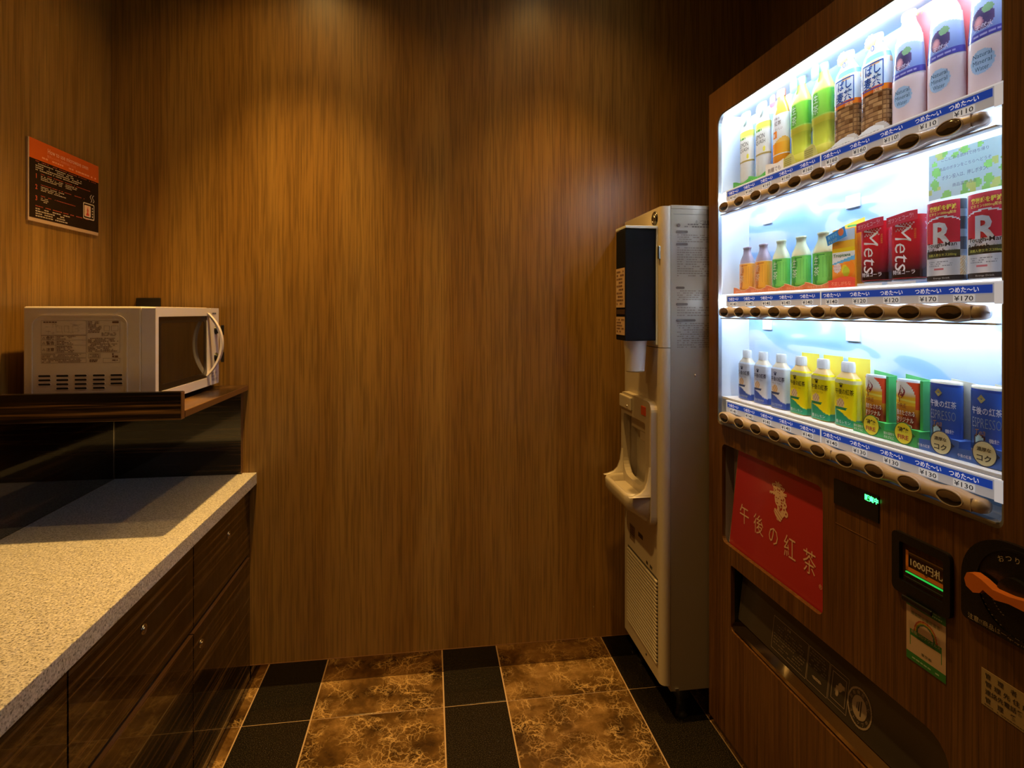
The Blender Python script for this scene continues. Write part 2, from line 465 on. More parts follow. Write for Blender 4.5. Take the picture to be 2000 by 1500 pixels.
    def lines(s, place, x0, x1, y0, y1, rows, col, fill=0.5, ragged=0.3, seed=1, gap=0.45):
        """unreadably small print: rows of tiny dashes"""
        rnd = random.Random(seed); h = (y1 - y0) / rows
        for r_ in range(rows):
            yy = y1 - h * (r_ + 0.5); x = x0; end = x1 - (x1 - x0) * ragged * rnd.random()
            while x < end:
                wd = h * rnd.uniform(0.5, 1.6)
                if rnd.random() < fill + 0.3:
                    s.rect(place, x, min(x + wd, end), yy - h * gap / 2, yy + h * gap / 2, col=col)
                x += wd + h * 0.25
    def obj(s, name, mats, parent=None, loc=None, rotz=0.0):
        me = bpy.data.meshes.new(name)
        me.from_pydata(s.v, [], s.f)
        mats = mats if isinstance(mats, (list, tuple)) else [mats]
        for mt in mats: me.materials.append(M[mt] if isinstance(mt, str) else mt)
        me.polygons.foreach_set('material_index', s.m)
        me.polygons.foreach_set('use_smooth', s.s)
        if any(c != (1, 1, 1) for c in s.c):
            ca = me.color_attributes.new('Col', 'FLOAT_COLOR', 'CORNER')
            buf = []
            for p, c in zip(me.polygons, s.c):
                buf.extend((c[0], c[1], c[2], 1.0) * p.loop_total)
            ca.data.foreach_set('color', buf)
        me.update()
        o = bpy.data.objects.new(name, me)
        COL.objects.link(o)
        if parent: o.parent = parent
        if loc: o.location = loc
        o.rotation_euler = (0, 0, rotz)
        return o

def thing(name, label, cat, loc=(0, 0, 0), rotz=0.0, group=None):
    o = bpy.data.objects.new(name, None); COL.objects.link(o)
    o.empty_display_size = 0.05
    o.location = loc; o.rotation_euler = (0, 0, rotz)
    o['label'] = label; o['category'] = cat
    if group: o['group'] = group
    return o
def tag(o, label, cat, group=None):
    o['label'] = label; o['category'] = cat
    if group: o['group'] = group
    return o
def struct(o):
    o['kind'] = 'structure'; return o
def dup(root, loc, rotz, label):
    r = root.copy(); COL.objects.link(r); r.location = loc; r.rotation_euler = (0, 0, rotz); r['label'] = label
    for ch in list(root.children):
        c = ch.copy(); COL.objects.link(c); c.parent = r
        for gch in ch.children:
            d = gch.copy(); COL.objects.link(d); d.parent = c
    return r
def rr(x0, x1, z0, z1, r=0.01, seg=5, rs=None):
    rs = rs or (r, r, r, r)          # bottom-left, bottom-right, top-right, top-left
    out = []
    for (cx, cz, a0, q) in ((x0, z0, 180, 0), (x1, z0, 270, 1), (x1, z1, 0, 2), (x0, z1, 90, 3)):
        rad = rs[q]; ox = cx + (rad if cx == x0 else -rad); oz = cz + (rad if cz == z0 else -rad)
        for i in range(seg + 1):
            t = R(a0 + 90 * i / seg)
            out.append((ox + rad * math.cos(t), oz + rad * math.sin(t)))
    return out
def ell(cx, cz, a, b_, seg=24):
    return [(cx + a * math.cos(2 * PI * i / seg), cz + b_ * math.sin(2 * PI * i / seg)) for i in range(seg)]
def front(y):
    return lambda x, z: (x, y, z)

# ------------------------------------------------------------------ room shell
YB = 1.935; XL = -0.974; XR = 1.225; YF = -1.6
g = G(); g.box(XL - 0.1, XR + 0.1, YF - 0.1, YB + 0.1, -0.12, -0.002)
floor = struct(g.obj('floor', 'grout'))
XJ = [-0.932, -0.542, -0.348, 0.042, 0.235, 0.624, 0.815, 1.205]
YJ = [1.936, 1.760, 1.370, 0.980, 0.590, 0.200, -0.19, -0.58, -0.97, -1.36, -1.6]
gw = 0.0021
_tm = {}
for i in range(len(XJ) - 1):
    kind = 'marble' if i % 2 == 0 else 'granite'
    for j in range(len(YJ) - 1):
        w_ = round(XJ[i + 1] - XJ[i], 3); h_ = round(YJ[j] - YJ[j + 1], 3)
        key = (kind, w_, h_)
        loc = (XJ[i], YJ[j + 1], 0)
        if key in _tm:
            o = _tm[key].copy(); COL.objects.link(o)
        else:
            g = G(); g.box(gw, w_ - gw, gw, h_ - gw, -0.008, -0.0006 + 0.0006, bev=0.0006)
            o = g.obj(kind + '_tile', kind, floor); _tm[key] = o
        o.location = loc
g = G(); g.box(XL - 0.1, XR + 0.1, YF - 0.1, YB + 0.1, CEIL_Z, CEIL_Z + 0.1)
struct(g.obj('ceiling', 'ceiling'))
# back wall: veneered panels meeting in fine joints, above the mirror plinth
g = G(); g.box(XL - 0.1, XR + 0.1, YB + 0.001, YB + 0.1, 0.0, CEIL_Z)
wb = struct(g.obj('wall_back', 'wall'))
for (x0, x1) in ((XL, XR),):
    g = G(); g.box(x0 + 0.0008, x1 - 0.0008, YB - 0.002, YB + 0.001, 0.0745, CEIL_Z, bev=0.0006)
    g.obj('veneer_panel', 'wall', wb)
g = G(); g.box(XL - 0.1, XL, YF, YB, 0, CEIL_Z); struct(g.obj('wall_left', 'wall'))
g = G(); g.box(XR, XR + 0.1, YF, YB, 0, CEIL_Z); struct(g.obj('wall_right', 'wall'))
g = G(); g.box(XL - 0.1, XR + 0.1, YF - 0.1, YF, 0, CEIL_Z); struct(g.obj('wall_front', 'wall'))
g = G(); g.box(-0.60, XR, YB - 0.0006, YB + 0.001, 0.0, 0.0725)
struct(g.obj('baseboard_back', 'plinth'))
g = G(); g.box(-0.58, XR, YB - 0.0035, YB, 0.0728, 0.0745)
struct(g.obj('trim_1', 'edge_band'))
g = G(); g.box(XL, XL + 0.0015, YB - 0.004, YB - 0.0025, 1.02, CEIL_Z)
struct(g.obj('trim_2', 'edge_band'))

# ceiling downlights (out of frame; their lamps are what lights the room)
proto = None
names = ['ceiling downlight over the counter corner by the back wall', 'ceiling downlight over the floor in front of the ice dispenser',
         'ceiling downlight over the near part of the counter', 'ceiling downlight over the near floor before the vending machine']
for k, (x, y, p, cone) in enumerate(SPOTS):
    if proto is None:
        proto = thing('ceiling_downlight', names[0], 'light', (x, y, CEIL_Z), group='recessed ceiling downlights')
        g = G(); g.lathe([(-0.004, 0.036), (-0.006, 0.046), (-0.001, 0.052), (0.0, 0.052)], segs=24, caps=False)
        g.obj('trim_ring', 'steel', proto)
        g = G(); g.lathe([(-0.003, 0.024), (-0.0005, 0.035)], segs=24, caps=True); g.obj('lens', 'lamp', proto)
    else:
        dup(proto, (x, y, CEIL_Z), 0, names[k])

# ------------------------------------------------------------------ counter, cabinets, shelf
XP = -0.957
root = thing('stone_countertop', 'grey speckled stone countertop running along the left wall', 'countertop', (-0.75, 1.9, 0.652))
g = G(); g.T = Matrix.Translation((0.75, -1.9, -0.652)); g.box(XP, -0.547, -1.2, YB - 0.003, 0.652, 0.688, bev=0.0015)
g.obj('slab', 'stone', root)

root = thing('wall_splash_panel', 'glossy dark ebony-veneer panels lining the walls under the shelf', 'wall panel', (XP, 1.9, 0.688))
g = G(); g.T = Matrix.Translation((-XP, -1.9, -0.688)); g.box(XL + 0.001, XP, -1.2, 1.9145, 0.6885, 0.948)
g.obj('side_panel', 'ebony_mirror', root)
g = G(); g.T = Matrix.Translation((-XP, -1.9, -0.688)); g.box(XP + 0.0015, -0.590, 1.915, YB - 0.003, 0.6885, 0.949)
g.obj('back_panel', 'ebony_gloss', root)
g = G(); g.T = Matrix.Translation((-XP, -1.9, -0.688)); g.box(XP - 0.0005, XP + 0.0012, 1.9125, 1.9145, 0.6885, 0.948)
g.obj('corner_seam', 'chrome', root)
g = G(); g.T = Matrix.Translation((-XP, -1.9, -0.688)); g.box(-0.590, -0.5885, 1.915, YB - 0.003, 0.6885, 0.949)
g.obj('edge_strip', 'edge_band', root)

root = thing('wall_shelf', 'dark wood shelf with raised front board, under the microwave', 'shelf', (-0.76, 1.45, 0.95))
g = G(); g.T = Matrix.Translation((0.76, -1.45, -0.95)); g.box(XP, -0.574, 1.4555, YB - 0.003, 0.950, 0.967, bev=0.001)
g.obj('shelf_board', 'ebony_shelf', root)
g = G(); g.T = Matrix.Translation((0.76, -1.45, -0.95)); g.box(XP, -0.5755, 1.437, 1.455, 0.948, 1.0135, bev=0.0008)
g.obj('front_board', 'ebony_shelf', root)
g = G(); g.T = Matrix.Translation((0.76, -1.45, -0.95)); g.box(-0.5755, -0.574, 1.4372, 1.4548, 0.949, 1.0125)
g.obj('edge_band', 'edge_band', root)
g = G(); g.T = Matrix.Translation((0.76, -1.45, -0.95)); g.box(-0.5738, -0.5728, 1.456, YB - 0.004, 0.951, 0.9662)
g.obj('edge_band', 'edge_band', root)

def lock(g, y, z, x):
    pass
units = [(1.489, 1.930, 'dark ebony base cabinet under the counter, nearest the back wall', 1.735, 1.535),
         (1.001, 1.487, 'dark ebony base cabinet under the counter, second from the back wall', 1.244, 1.075),
         (0.513, 0.999, 'dark ebony base cabinet under the counter, third from the back wall', 0.756, 0.96),
         (0.025, 0.511, 'dark ebony base cabinet at the near end of the counter', 0.268, 0.07)]
for (y0, y1, lab, ly, ly2) in units:
    root = thing('base_cabinet', lab, 'cabinet', (-0.76, (y0 + y1) / 2, 0.0), group='base cabinets under the counter')
    T = Matrix.Translation((0.76, -(y0 + y1) / 2, 0))
    g = G(); g.T = T
    g.box(-0.955, -0.592, y0, y1, 0.0, 0.030)
    g.box(-0.955, -0.588, y0, y1, 0.030, 0.651)
    g.obj('carcass', 'black_matte', root)
    for nm, z0, z1, ll, lz in (('drawer', 0.437, 0.636, ly, 0.565), ('door', 0.034, 0.418, ly2, 0.371)):
        g = G(); g.T = T; g.box(-0.586, -0.567, y0 + 0.001, y1 - 0.001, z0, z1, bev=0.0008)
        d = g.obj(nm, 'ebony', root)
        g = G(); g.T = T @ Matrix.Translation((-0.567, ll, lz)) @ Matrix.Rotation(R(90), 4, 'Z')
        g.lathe([(0, 0.0105), (-0.0022, 0.0098), (-0.0022, 0.0085), (-0.001, 0.008), (-0.001, 0.005), (-0.003, 0.0045)], ax='y', segs=20)
        g.obj('lock', 'brass', d)
        if nm == 'door':
            g = G(); g.T = T; g.box(-0.585, -0.5672, y0 + 0.001, y1 - 0.001, 0.418, 0.4192); g.obj('top_edge', 'edge_band', d)

# ------------------------------------------------------------------ microwave
MX, MY, MZ = -0.79, 1.68, 0.967
root = thing('microwave_oven', 'white microwave oven with its side vents facing out, on the wooden shelf', 'microwave', (MX, MY, MZ))
T = Matrix.Translation((-MX, -MY, -MZ))
Y0, Y1 = 1.477, 1.892
g = G(); g.T = T
g.box(-0.932, -0.679, Y0, Y1, 0.984, 1.2125, bev=0.004)
g.obj('body', 'mw_white', root)
# raised rim of the side pressing + recessed field
g = G(); g.T = T
outer = rr(-0.915, -0.709, 0.975, 1.192, rs=(0.002, 0.002, 0.024, 0.024), seg=8)
inner = rr(-0.912, -0.712, 0.970, 1.189, rs=(0.002, 0.002, 0.022, 0.022), seg=8)
rim = [(x, max(z, 0.986)) for x, z in outer]; rin = [(x, max(z, 0.9875)) for x, z in inner]
g.plate(rim, [rin], Y0 - 0.0022, Y0 + 0.001)
g.obj('pressed_rim', 'mw_white', root)
P = front(Y0 - 0.0008)
INK = C('6a4a38')
g = G(); g.T = T; g.col = INK
def frame(g, x0, x1, z0, z1, t, P, col):
    g.rect(P, x0, x1, z0, z0 + t, col=col); g.rect(P, x0, x1, z1 - t, z1, col=col)
    g.rect(P, x0, x0 + t, z0, z1, col=col); g.rect(P, x1 - t, x1, z0, z1, col=col)
t_ = 0.0005
frame(g, -0.894, -0.798, 1.145, 1.180, t_, P, INK)
frame(g, -0.894, -0.798, 1.104, 1.145, t_, P, INK)
g.rect(P, -0.894, -0.798, 1.1335, 1.134, col=INK); g.rect(P, -0.894, -0.798, 1.1215, 1.122, col=INK)
g.rect(P, -0.863, -0.8625, 1.104, 1.145, col=INK)
for z, s_ in ((1.139, '危険'), (1.1275, '警告'), (1.112, '注意')):
    g.text('△', P, size=0.0065, cx=-0.888, cy=z, col=INK); g.text('!', P, size=0.0035, cx=-0.888, cy=z - 0.0003, col=INK)
    g.text(s_, P, size=0.0075, bold=0.015, cx=-0.8745, cy=z, col=INK)
g.lines(P, -0.861, -0.815, 1.135, 1.144, 3, INK, ragged=0.5, seed=3)
g.lines(P, -0.861, -0.82, 1.123, 1.133, 3, INK, ragged=0.5, seed=5)
g.lines(P, -0.861, -0.815, 1.105, 1.121, 5, INK, ragged=0.4, seed=6)
frame(g, -0.894, -0.798, 1.0925, 1.1025, t_, P, INK); g.lines(P, -0.892, -0.80, 1.0935, 1.1015, 3, INK, seed=7)
frame(g, -0.894, -0.798, 1.0805, 1.0915, t_, P, INK); g.lines(P, -0.892, -0.80, 1.0815, 1.0905, 3, INK, seed=8)
frame(g, -0.7965, -0.725, 1.104, 1.180, t_, P, INK)
g.lines(P, -0.794, -0.765, 1.150, 1.178, 8, INK, ragged=0.4, seed=9)
frame(g, -0.760, -0.748, 1.155, 1.167, t_, P, INK); frame(g, -0.744, -0.729, 1.155, 1.167, t_, P, INK)
g.rect(P, -0.742, -0.728, 1.1735, 1.1775, col=INK)
g.lines(P, -0.765, -0.728, 1.143, 1.152, 3, INK, seed=10)
g.lines(P, -0.794, -0.728, 1.106, 1.139, 10, INK, ragged=0.25, seed=11)
frame(g, -0.7935, -0.768, 1.091, 1.102, t_, P, INK); g.lines(P, -0.791, -0.770, 1.092, 1.101, 3, INK, ragged=0, seed=12)
g.lines(P, -0.791, -0.773, 1.0815, 1.0885, 2, INK, ragged=0, seed=13, gap=0.7)
frame(g, -0.762, -0.725, 1.080, 1.091, t_, P, INK); g.lines(P, -0.742, -0.730, 1.083, 1.089, 1, INK, ragged=0, seed=14)
g.lines(P, -0.742, -0.728, 1.092, 1.103, 2, INK, ragged=0, seed=15, gap=0.7)
g.lines(P, -0.889, -0.860, 1.1735, 1.178, 1, INK, ragged=0, seed=16, gap=0.6)
# circuit diagram
rnd = random.Random(5)
for k in range(26):
    x = rnd.uniform(-0.885, -0.808); z = rnd.uniform(1.149, 1.172)
    if rnd.random() < 0.5: g.rect(P, x, x + rnd.uniform(0.003, 0.012), z, z + 0.0004, col=INK)
    else: g.rect(P, x, x + 0.0004, z - rnd.uniform(0.002, 0.008), z, col=INK)
for (a, c) in ((-0.862, -0.850), (-0.845, -0.835), (-0.828, -0.815)): frame(g, a, c, 1.153, 1.167, 0.0003, P, INK)
g.obj('rating_print', 'vcm', root)
for col_, rows in ((-0.887, 3), (-0.849, 4), (-0.810, 4), (-0.771, 4), (-0.733, 3)):
    for r_ in range(rows):
        z = 1.0505 - 0.0098 * r_
        g = G(); g.T = T
        g.plate(rr(col_ - 0.013, col_ + 0.013, z - 0.0024, z + 0.0024, 0.0023, 4), [], Y0 - 0.0004, Y0 + 0.002, mi=0)
        g.plate(rr(col_ - 0.014, col_ + 0.014, z - 0.0032, z + 0.0032, 0.0031, 4), [rr(col_ - 0.013, col_ + 0.013, z - 0.0024, z + 0.0024, 0.0023, 4)], Y0 - 0.0012, Y0 + 0.002, mi=1)
        g.obj('vent_slot', ['black_matte', 'mw_white'], root)
# door / front frame facing +X  (local frame: lx = Y, ly -> -X)
TD = T @ Matrix.Translation((-0.648, 0, 0)) @ Matrix.Rotation(R(90), 4, 'Z')
g = G(); g.T = TD
g.plate(rr(Y0 + 0.001, 1.822, 0.981, 1.211, 0.003, 3), [rr(1.494, 1.800, 1.006, 1.188, 0.002, 2)], 0.0, 0.0305)
d = g.obj('door', 'mw_door', root)
g = G(); g.T = TD; g.box(1.493, 1.801, 0.0025, 0.006, 1.005, 1.189)
g.obj('window', plain('oven_door_glass', (0.012, 0.009, 0.006), 0.06, spec=0.9), d)
g = G(); g.T = TD
g.plate(rr(1.494, 1.800, 1.006, 1.188, 0.002, 2), [rr(1.512, 1.782, 1.022, 1.172, 0.006, 4)], 0.0018, 0.0028)
g.obj('window_border', 'black', d)
pts = []
g = G(); g.T = TD; g.sm = True
NS = 22; vs = []; fs = []
for i in range(NS + 1):
    a = -1 + 2 * i / NS
    z = 1.1045 + a * 0.092
    out = 0.036 * (1 - abs(a) ** 2.2)
    yy = 1.796 + 0.012 * (1 - a * a)
    for (dx, dy) in ((0, 0), (0.016, 0), (0.016, 0.006), (0, 0.006)):
        vs.append((yy + dx, -out - 0.002 + dy, z))
for i in range(NS):
    for q in range(4):
        a = i * 4 + q; c = i * 4 + (q + 1) % 4
        fs.append((a, c, c + 4, a + 4))
g.add(vs, fs + [(0, 1, 2, 3), (NS * 4 + 3, NS * 4 + 2, NS * 4 + 1, NS * 4)], sm=False)
g.obj('handle', 'mw_door', d)
g = G(); g.T = TD
g.plate(rr(1.8235, Y1 + 0.001, 0.981, 1.211, 0.003, 3), [], 0.0, 0.0305)
cp = g.obj('control_panel', 'mw_door', root)
g = G(); g.T = TD
PP = front(-0.0006)
g.lines(PP, 1.835, 1.875, 0.992, 1.020, 3, C('9a93a2'), ragged=0, seed=2, gap=0.7)
g.lines(PP, 1.838, 1.872, 1.192, 1.198, 1, C('40404a'), ragged=0, seed=3, gap=0.8)
g.obj('lettering', 'vcm', cp)
for z in (1.144, 1.062):
    g = G()
    for k in range(8):
        a = 2 * PI * k / 8
        g.rect(PP, 1.858 + 0.028 * math.cos(a) - 0.001, 1.858 + 0.028 * math.cos(a) + 0.001, z + 0.028 * math.sin(a) - 0.001, z + 0.028 * math.sin(a) + 0.001, col=C('7a7480'))
    g.obj('dial_marks', 'vcm', cp)
for z in (1.144, 1.062):
    g = G(); g.T = TD @ Matrix.Translation((1.866, 0, z))
    g.lathe([(0, 0.013), (-0.003, 0.013), (-0.005, 0.010), (-0.017, 0.009), (-0.018, 0.008)], ax='y', segs=24)
    g.box(-0.0035, 0.0035, -0.024, -0.016, -0.0155, 0.0155, bev=0.001)
    g.obj('dial', 'black', cp)
for (x, y) in ((-0.91, 1.50), (-0.91, 1.87), (-0.70, 1.50), (-0.70, 1.87)):
    g = G(); g.T = T; g.lathe([(0.967, 0.010), (0.986, 0.012)], cx=x, cy=y, segs=14)
    g.obj('foot', 'black', root)

# wall outlets behind the microwave
root = thing('wall_outlet', 'dark wall outlet plate peeking over the microwave top', 'outlet', (-0.866, YB - 0.002, 1.20))
g = G(); g.box(-0.035, 0.035, -0.008, 0, -0.055, 0.043, bev=0.002); g.obj('plate', 'black', root)
g = G(); g.box(-0.012, 0.012, -0.024, -0.008, -0.03, -0.004, bev=0.003); g.obj('plug', 'black_matte', root)

# ------------------------------------------------------------------ notice sign on left wall
root = thing('microwave_notice_sign', 'orange and black microwave instruction sign on the left wall', 'sign', (XL, 1.702, 1.424))
TS = Matrix.Translation((0.0005, 0, 0)) @ Matrix.Rotation(R(90), 4, 'Z')
# local x -> +Y, local -y -> +X
g = G(); g.T = TS; g.box(-0.150, 0.150, -0.005, 0.0, 0.0, 0.204, bev=0.0006)
g.obj('backing_board', plain('pale_acrylic', C('b59a80'), 0.3), root)
g = G(); g.T = TS; Pf = front(-0.0053)
g.rect(Pf, -0.146, 0.150, 0.155, 0.204, col=C('c9581a')); g.rect(Pf, -0.146, 0.150, 0.009, 0.155, col=C('120e10'))
s = g.obj('printed_face', 'vc', root)
g = G(); g.T = TS; Pf = front(-0.0057)
OR = C('d06a2c'); CR = C('a99a8c'); RD = C('a0432a')
g.text('How to use microwave oven', Pf, width=0.175, height=0.0125, cx=0.010, cy=0.187, col=C('e8b498'))
g.text('電子レンジのご利用方法について', Pf, width=0.12, height=0.007, cx=-0.02, cy=0.1735, col=C('df8a5a'))
g.lines(Pf, -0.10, 0.14, 0.160, 0.169, 1, C('e09060'), ragged=0.1, seed=21, gap=0.45)
g.lines(Pf, -0.124, 0.135, 0.149, 0.153, 1, RD, ragged=0, seed=22)
g.lines(Pf, -0.124, 0.085, 0.127, 0.148, 4, CR, ragged=0.3, seed=23, gap=0.5)
for k, (s_, z) in enumerate((('1', 0.118), ('2', 0.091), ('3', 0.063))):
    g.text(s_, Pf, size=0.014, bold=0.02, cx=-0.121, cy=z - 0.004, col=C('c0533a'))
    g.lines(Pf, -0.104, 0.12 - 0.04 * k, z + 0.002, z + 0.006, 1, RD, ragged=0.1, seed=30 + k)
    g.lines(Pf, -0.104, 0.07 - 0.07 * k, z - 0.012, z + 0.001, 3, CR, ragged=0.3, seed=40 + k, gap=0.5)
g.lines(Pf, -0.124, 0.10, 0.037, 0.042, 1, RD, ragged=0, seed=50)
g.lines(Pf, -0.124, 0.05, 0.012, 0.036, 4, CR, ragged=0.4, seed=51, gap=0.5)
# oven pictogram
WC = C('b8aaa0')
g.plate(rr(0.074, 0.128, 0.040, 0.086, 0.004, 3), [rr(0.077, 0.125, 0.043, 0.083, 0.003, 3)], -0.0058, -0.0055, col=WC)
g.plate(rr(0.080, 0.110, 0.047, 0.079, 0.003, 3), [], -0.0058, -0.0055, col=C('d8b49a'))
g.stencil(front(-0.0061), lambda x, y: C('b8402a') if abs(x - 0.095) < 0.008 * (1 - (y - 0.050) / 0.028) * (0.75 + 0.3 * math.sin((y - 0.05) * 500)) else None, 0.086, 0.104, 0.050, 0.078, 14, 16)
for z in (0.074, 0.066, 0.058, 0.050): g.plate(ell(0.119, z, 0.0025, 0.0025, 10), [], -0.0058, -0.0055, col=WC)
for x0 in (0.110, 0.121):
    for k in range(10):
        zz = 0.091 + k * 0.0022; xx = x0 + 0.004 * math.sin(k * 0.75)
        g.rect(Pf, xx, xx + 0.003, zz, zz + 0.0022, col=WC)
g.obj('lettering', 'vcm', s)

# ------------------------------------------------------------------ ice dispenser (faces -X)
DY, DX = 1.925, 0.665          # far edge, front plane
DW = 0.333
root = thing('ice_dispenser', 'tall cream ice and water dispenser standing beside the vending machine', 'ice dispenser', (DX, DY, 0.0), R(-90))
# local: x 0..DW (towards viewer), y into the unit
DD = 0.54
def rounded_prism(g, x0, x1, y0, y1, z0, z1, r, seg=6, **k):
    """vertical box whose two front corners are rounded"""
    out = []
    for i in range(seg + 1):
        t = R(180 + 90 * i / seg); out.append((x0 + r + r * math.cos(t), y0 + r + r * math.sin(t)))
    for i in range(seg + 1):
        t = R(270 + 90 * i / seg); out.append((x1 - r + r * math.cos(t), y0 + r + r * math.sin(t)))
    out += [(x1, y1), (x0, y1)]
    n_ = len(out)
    vs = [(a, b_, z0) for a, b_ in out] + [(a, b_, z1) for a, b_ in out]
    fs = [(i, (i + 1) % n_, n_ + (i + 1) % n_, n_ + i) for i in range(n_)]
    for i, f in enumerate(fs):
        g.add([vs[q] for q in f], [(0, 1, 2, 3)], sm=False, **k)
    g.add(vs, [tuple(range(n_ - 1, -1, -1)), tuple(range(n_, 2 * n_))], **k)
def fd_prism(g, x0, x1, y0, y1, z0, z1, r, seg=8, hole=None, **k):
    out = []
    for i in range(seg + 1):
        t = R(180 + 90 * i / seg); out.append((x0 + r + r * math.cos(t), y0 + r + r * math.sin(t)))
    for i in range(seg + 1):
        t = R(270 + 90 * i / seg); out.append((x1 - r + r * math.cos(t), y0 + r + r * math.sin(t)))
    out += [(x1, y1), (x0, y1)]
    n_ = len(out)
    vs = [(a, b_, z0) for a, b_ in out] + [(a, b_, z1) for a, b_ in out]
    flat = seg  # face between the two arcs = front
    fs = [(i, (i + 1) % n_, n_ + (i + 1) % n_, n_ + i) for i in range(n_) if not (hole and i == flat)]
    g.add(vs, fs, sm=True, **k)
    g.add(vs, [tuple(range(n_ - 1, -1, -1)), tuple(range(n_, 2 * n_))], sm=False, **k)
    if hole:
        xa, xb = x0 + r, x1 - r; (ha, hb, hz0, hz1) = hole
        g.plate([(xa, z0), (xb, z0), (xb, z1), (xa, z1)], [rr(ha, hb, hz0, hz1, 0.02, 5)], y0, y0 + 0.002, **k)
FD = 0.028     # depth of the moulded front covers
g = G(); g.box(0.001, DW - 0.0005, FD, DD, 0.095, 1.508)
g.obj('cabinet', 'cream', root)
g = G(); fd_prism(g, 0.0, DW, 0, FD - 0.001, 1.0955, 1.508, 0.018); g.obj('upper_front_cover', 'cream_plastic', root)
g = G(); fd_prism(g, 0.0, DW, 0, FD - 0.001, 0.112, 1.0935, 0.018, hole=(0.06, 0.262, 0.645, 0.880)); low = g.obj('lower_front_cover', 'cream_plastic', root)
g = G(); g.box(-0.0008, DW + 0.0008, FD, DD, 1.500, 1.511, bev=0.001); g.obj('top_lid', 'cream', root)
# side fascia line and instruction sheet on the side that faces the camera
g = G(); g.T = Matrix.Translation((DW, 0, 0)) @ Matrix.Rotation(R(90), 4, 'Z')   # local x -> depth, -y -> towards camera
PS = front(-0.0012)
g.box(0.036, DD - 0.01, -0.0006, 0.0, 1.484, 1.4855, col=C('6f665c'))
K1 = C('4a3c30')
g.text('⚠ご注意', PS, size=0.010, bold=0.01, cx=0.125, cy=1.462, col=K1)
g.plate(ell(0.052, 1.452, 0.005, 0.005, 14), [], -0.0014, -0.0008, col=K1); g.lines(PS, 0.070, 0.20, 1.445, 1.459, 2, K1, ragged=0, seed=61)
blocks = [(1.4335, 0.036, 1.402, 1.427, 4, 0.25), (1.3995, 0.036, 1.300, 1.392, 13, 0.35), (1.2715, 0.026, 1.231, 1.263, 5, 0.1), (1.2185, 0.036, 1.184, 1.212, 4, 0.3), (1.1715, 0.060, 1.092, 1.165, 12, 0.2), (1.0655, 0.028, 1.030, 1.059, 5, 0.1)]
blocks = [(1.4335, .036, 1.402, 1.427, 4, .25), (1.397, .036, 1.302, 1.390, 13, .35), (1.270, .026, 1.233, 1.264, 5, .1), (1.222, .036, 1.186, 1.216, 4, .3), (1.175, .060, 1.094, 1.169, 12, .2), (1.0845, 0.0, 1.0845, 1.0845, 0, 0)][:5]
for q, (zh, wd, za, zb, nr, rg) in enumerate(blocks):
    g.plate(rr(0.044, 0.044 + wd, zh - 0.0035, zh + 0.0035, 0.0033, 3), [], -0.0014, -0.0008, col=K1)
    g.lines(PS, 0.047, 0.20, za, zb, nr, C('6b5a4a'), ragged=rg, seed=70 + q, gap=0.42)
g.obj('instruction_print', 'vcm', root)
g = G(); g.T = Matrix.Translation((DW, 0, 0)) @ Matrix.Rotation(R(90), 4, 'Z')
g.lathe([(0, 0.0042), (-0.002, 0.0038), (-0.003, 0.002)], cx=0.102, cy=0, ax='y', segs=12) if False else None
g.T = g.T @ Matrix.Translation((0.104, 0, 1.014)); g.lathe([(0.0, 0.0045), (-0.002, 0.004), (-0.003, 0.002)], ax='y', segs=12)
g.obj('side_screw', 'chrome', root)
g = G(); g.T = Matrix.Translation((DW, 0, 0)) @ Matrix.Rotation(R(90), 4, 'Z')
g.box(0.040, 0.052, -0.003, 0.0, 0.096, 0.104, bev=0.001); g.obj('side_tab', 'steel', root)
# badge
g = G(); g.T = Matrix.Translation((0.284, 0, 1.478))
g.lathe([(0, 0.021), (-0.003, 0.021), (-0.004, 0.019)], ax='y', segs=24, mi=0)
g.T = Matrix.Translation((0.284, 0, 1.478)) @ Matrix.Scale(1.0, 4)
g.plate(ell(0, 0, 0.016, 0.016), [ell(0, 0, 0.0135, 0.0135)], -0.0050, -0.0042, mi=1)
g.plate([(-0.002, -0.010), (0.004, -0.010), (0.002, 0.001), (0.006, 0.002), (-0.001, 0.011), (0.0, 0.002), (-0.005, 0.001)], [], -0.0050, -0.0042, mi=1)
g.obj('badge', ['black', 'steel'], root)
g = G(); g.box(0.312, 0.322, -0.004, 0.004, 1.355, 1.392, bev=0.001); g.obj('hinge_clip', 'brass', root)
# dispensing bezel: swept frame with protruding tray
g = G()
outer = rr(0.036, 0.303, 0.562, 0.932, rs=(0.03, 0.03, 0.03, 0.02), seg=6)
hole = rr(0.058, 0.256, 0.66, 0.862, rs=(0.05, 0.05, 0.012, 0.012), seg=7)
g.plate(outer, [hole], -0.020, 0.002)
g.box(0.036, 0.145, -0.028, -0.019, 0.880, 0.924, bev=0.004)      # brow over the outlet
bez = g.obj('dispensing_bezel', 'cream_plastic', low)
# cavity
g = G()
def cav(t, v):
    return None
N = 12
prof_ = [(0.058, -0.01), (0.060, 0.06), (0.085, 0.108), (0.157, 0.122), (0.229, 0.108), (0.254, 0.06), (0.256, -0.01)]
vs = [(x, y, z) for z in (0.645, 0.862) for (x, y) in prof_]
g.add(vs, [(i + 1, i, i + 7, i + 8) for i in range(6)], sm=True)
g.add([(x, y, 0.646) for (x, y) in prof_] + [(x, y, 0.861) for (x, y) in prof_], [tuple(range(7)), tuple(range(13, 6, -1))])
g.obj('cavity_liner', 'cream_plastic', low)
g = G()
g.box(0.075, 0.245, 0.0, 0.075, 0.818, 0.862, bev=0.006)
g.box(0.150, 0.240, 0.002, 0.06, 0.788, 0.822, bev=0.006)
g.obj('ice_spout', 'cream_plastic', low)
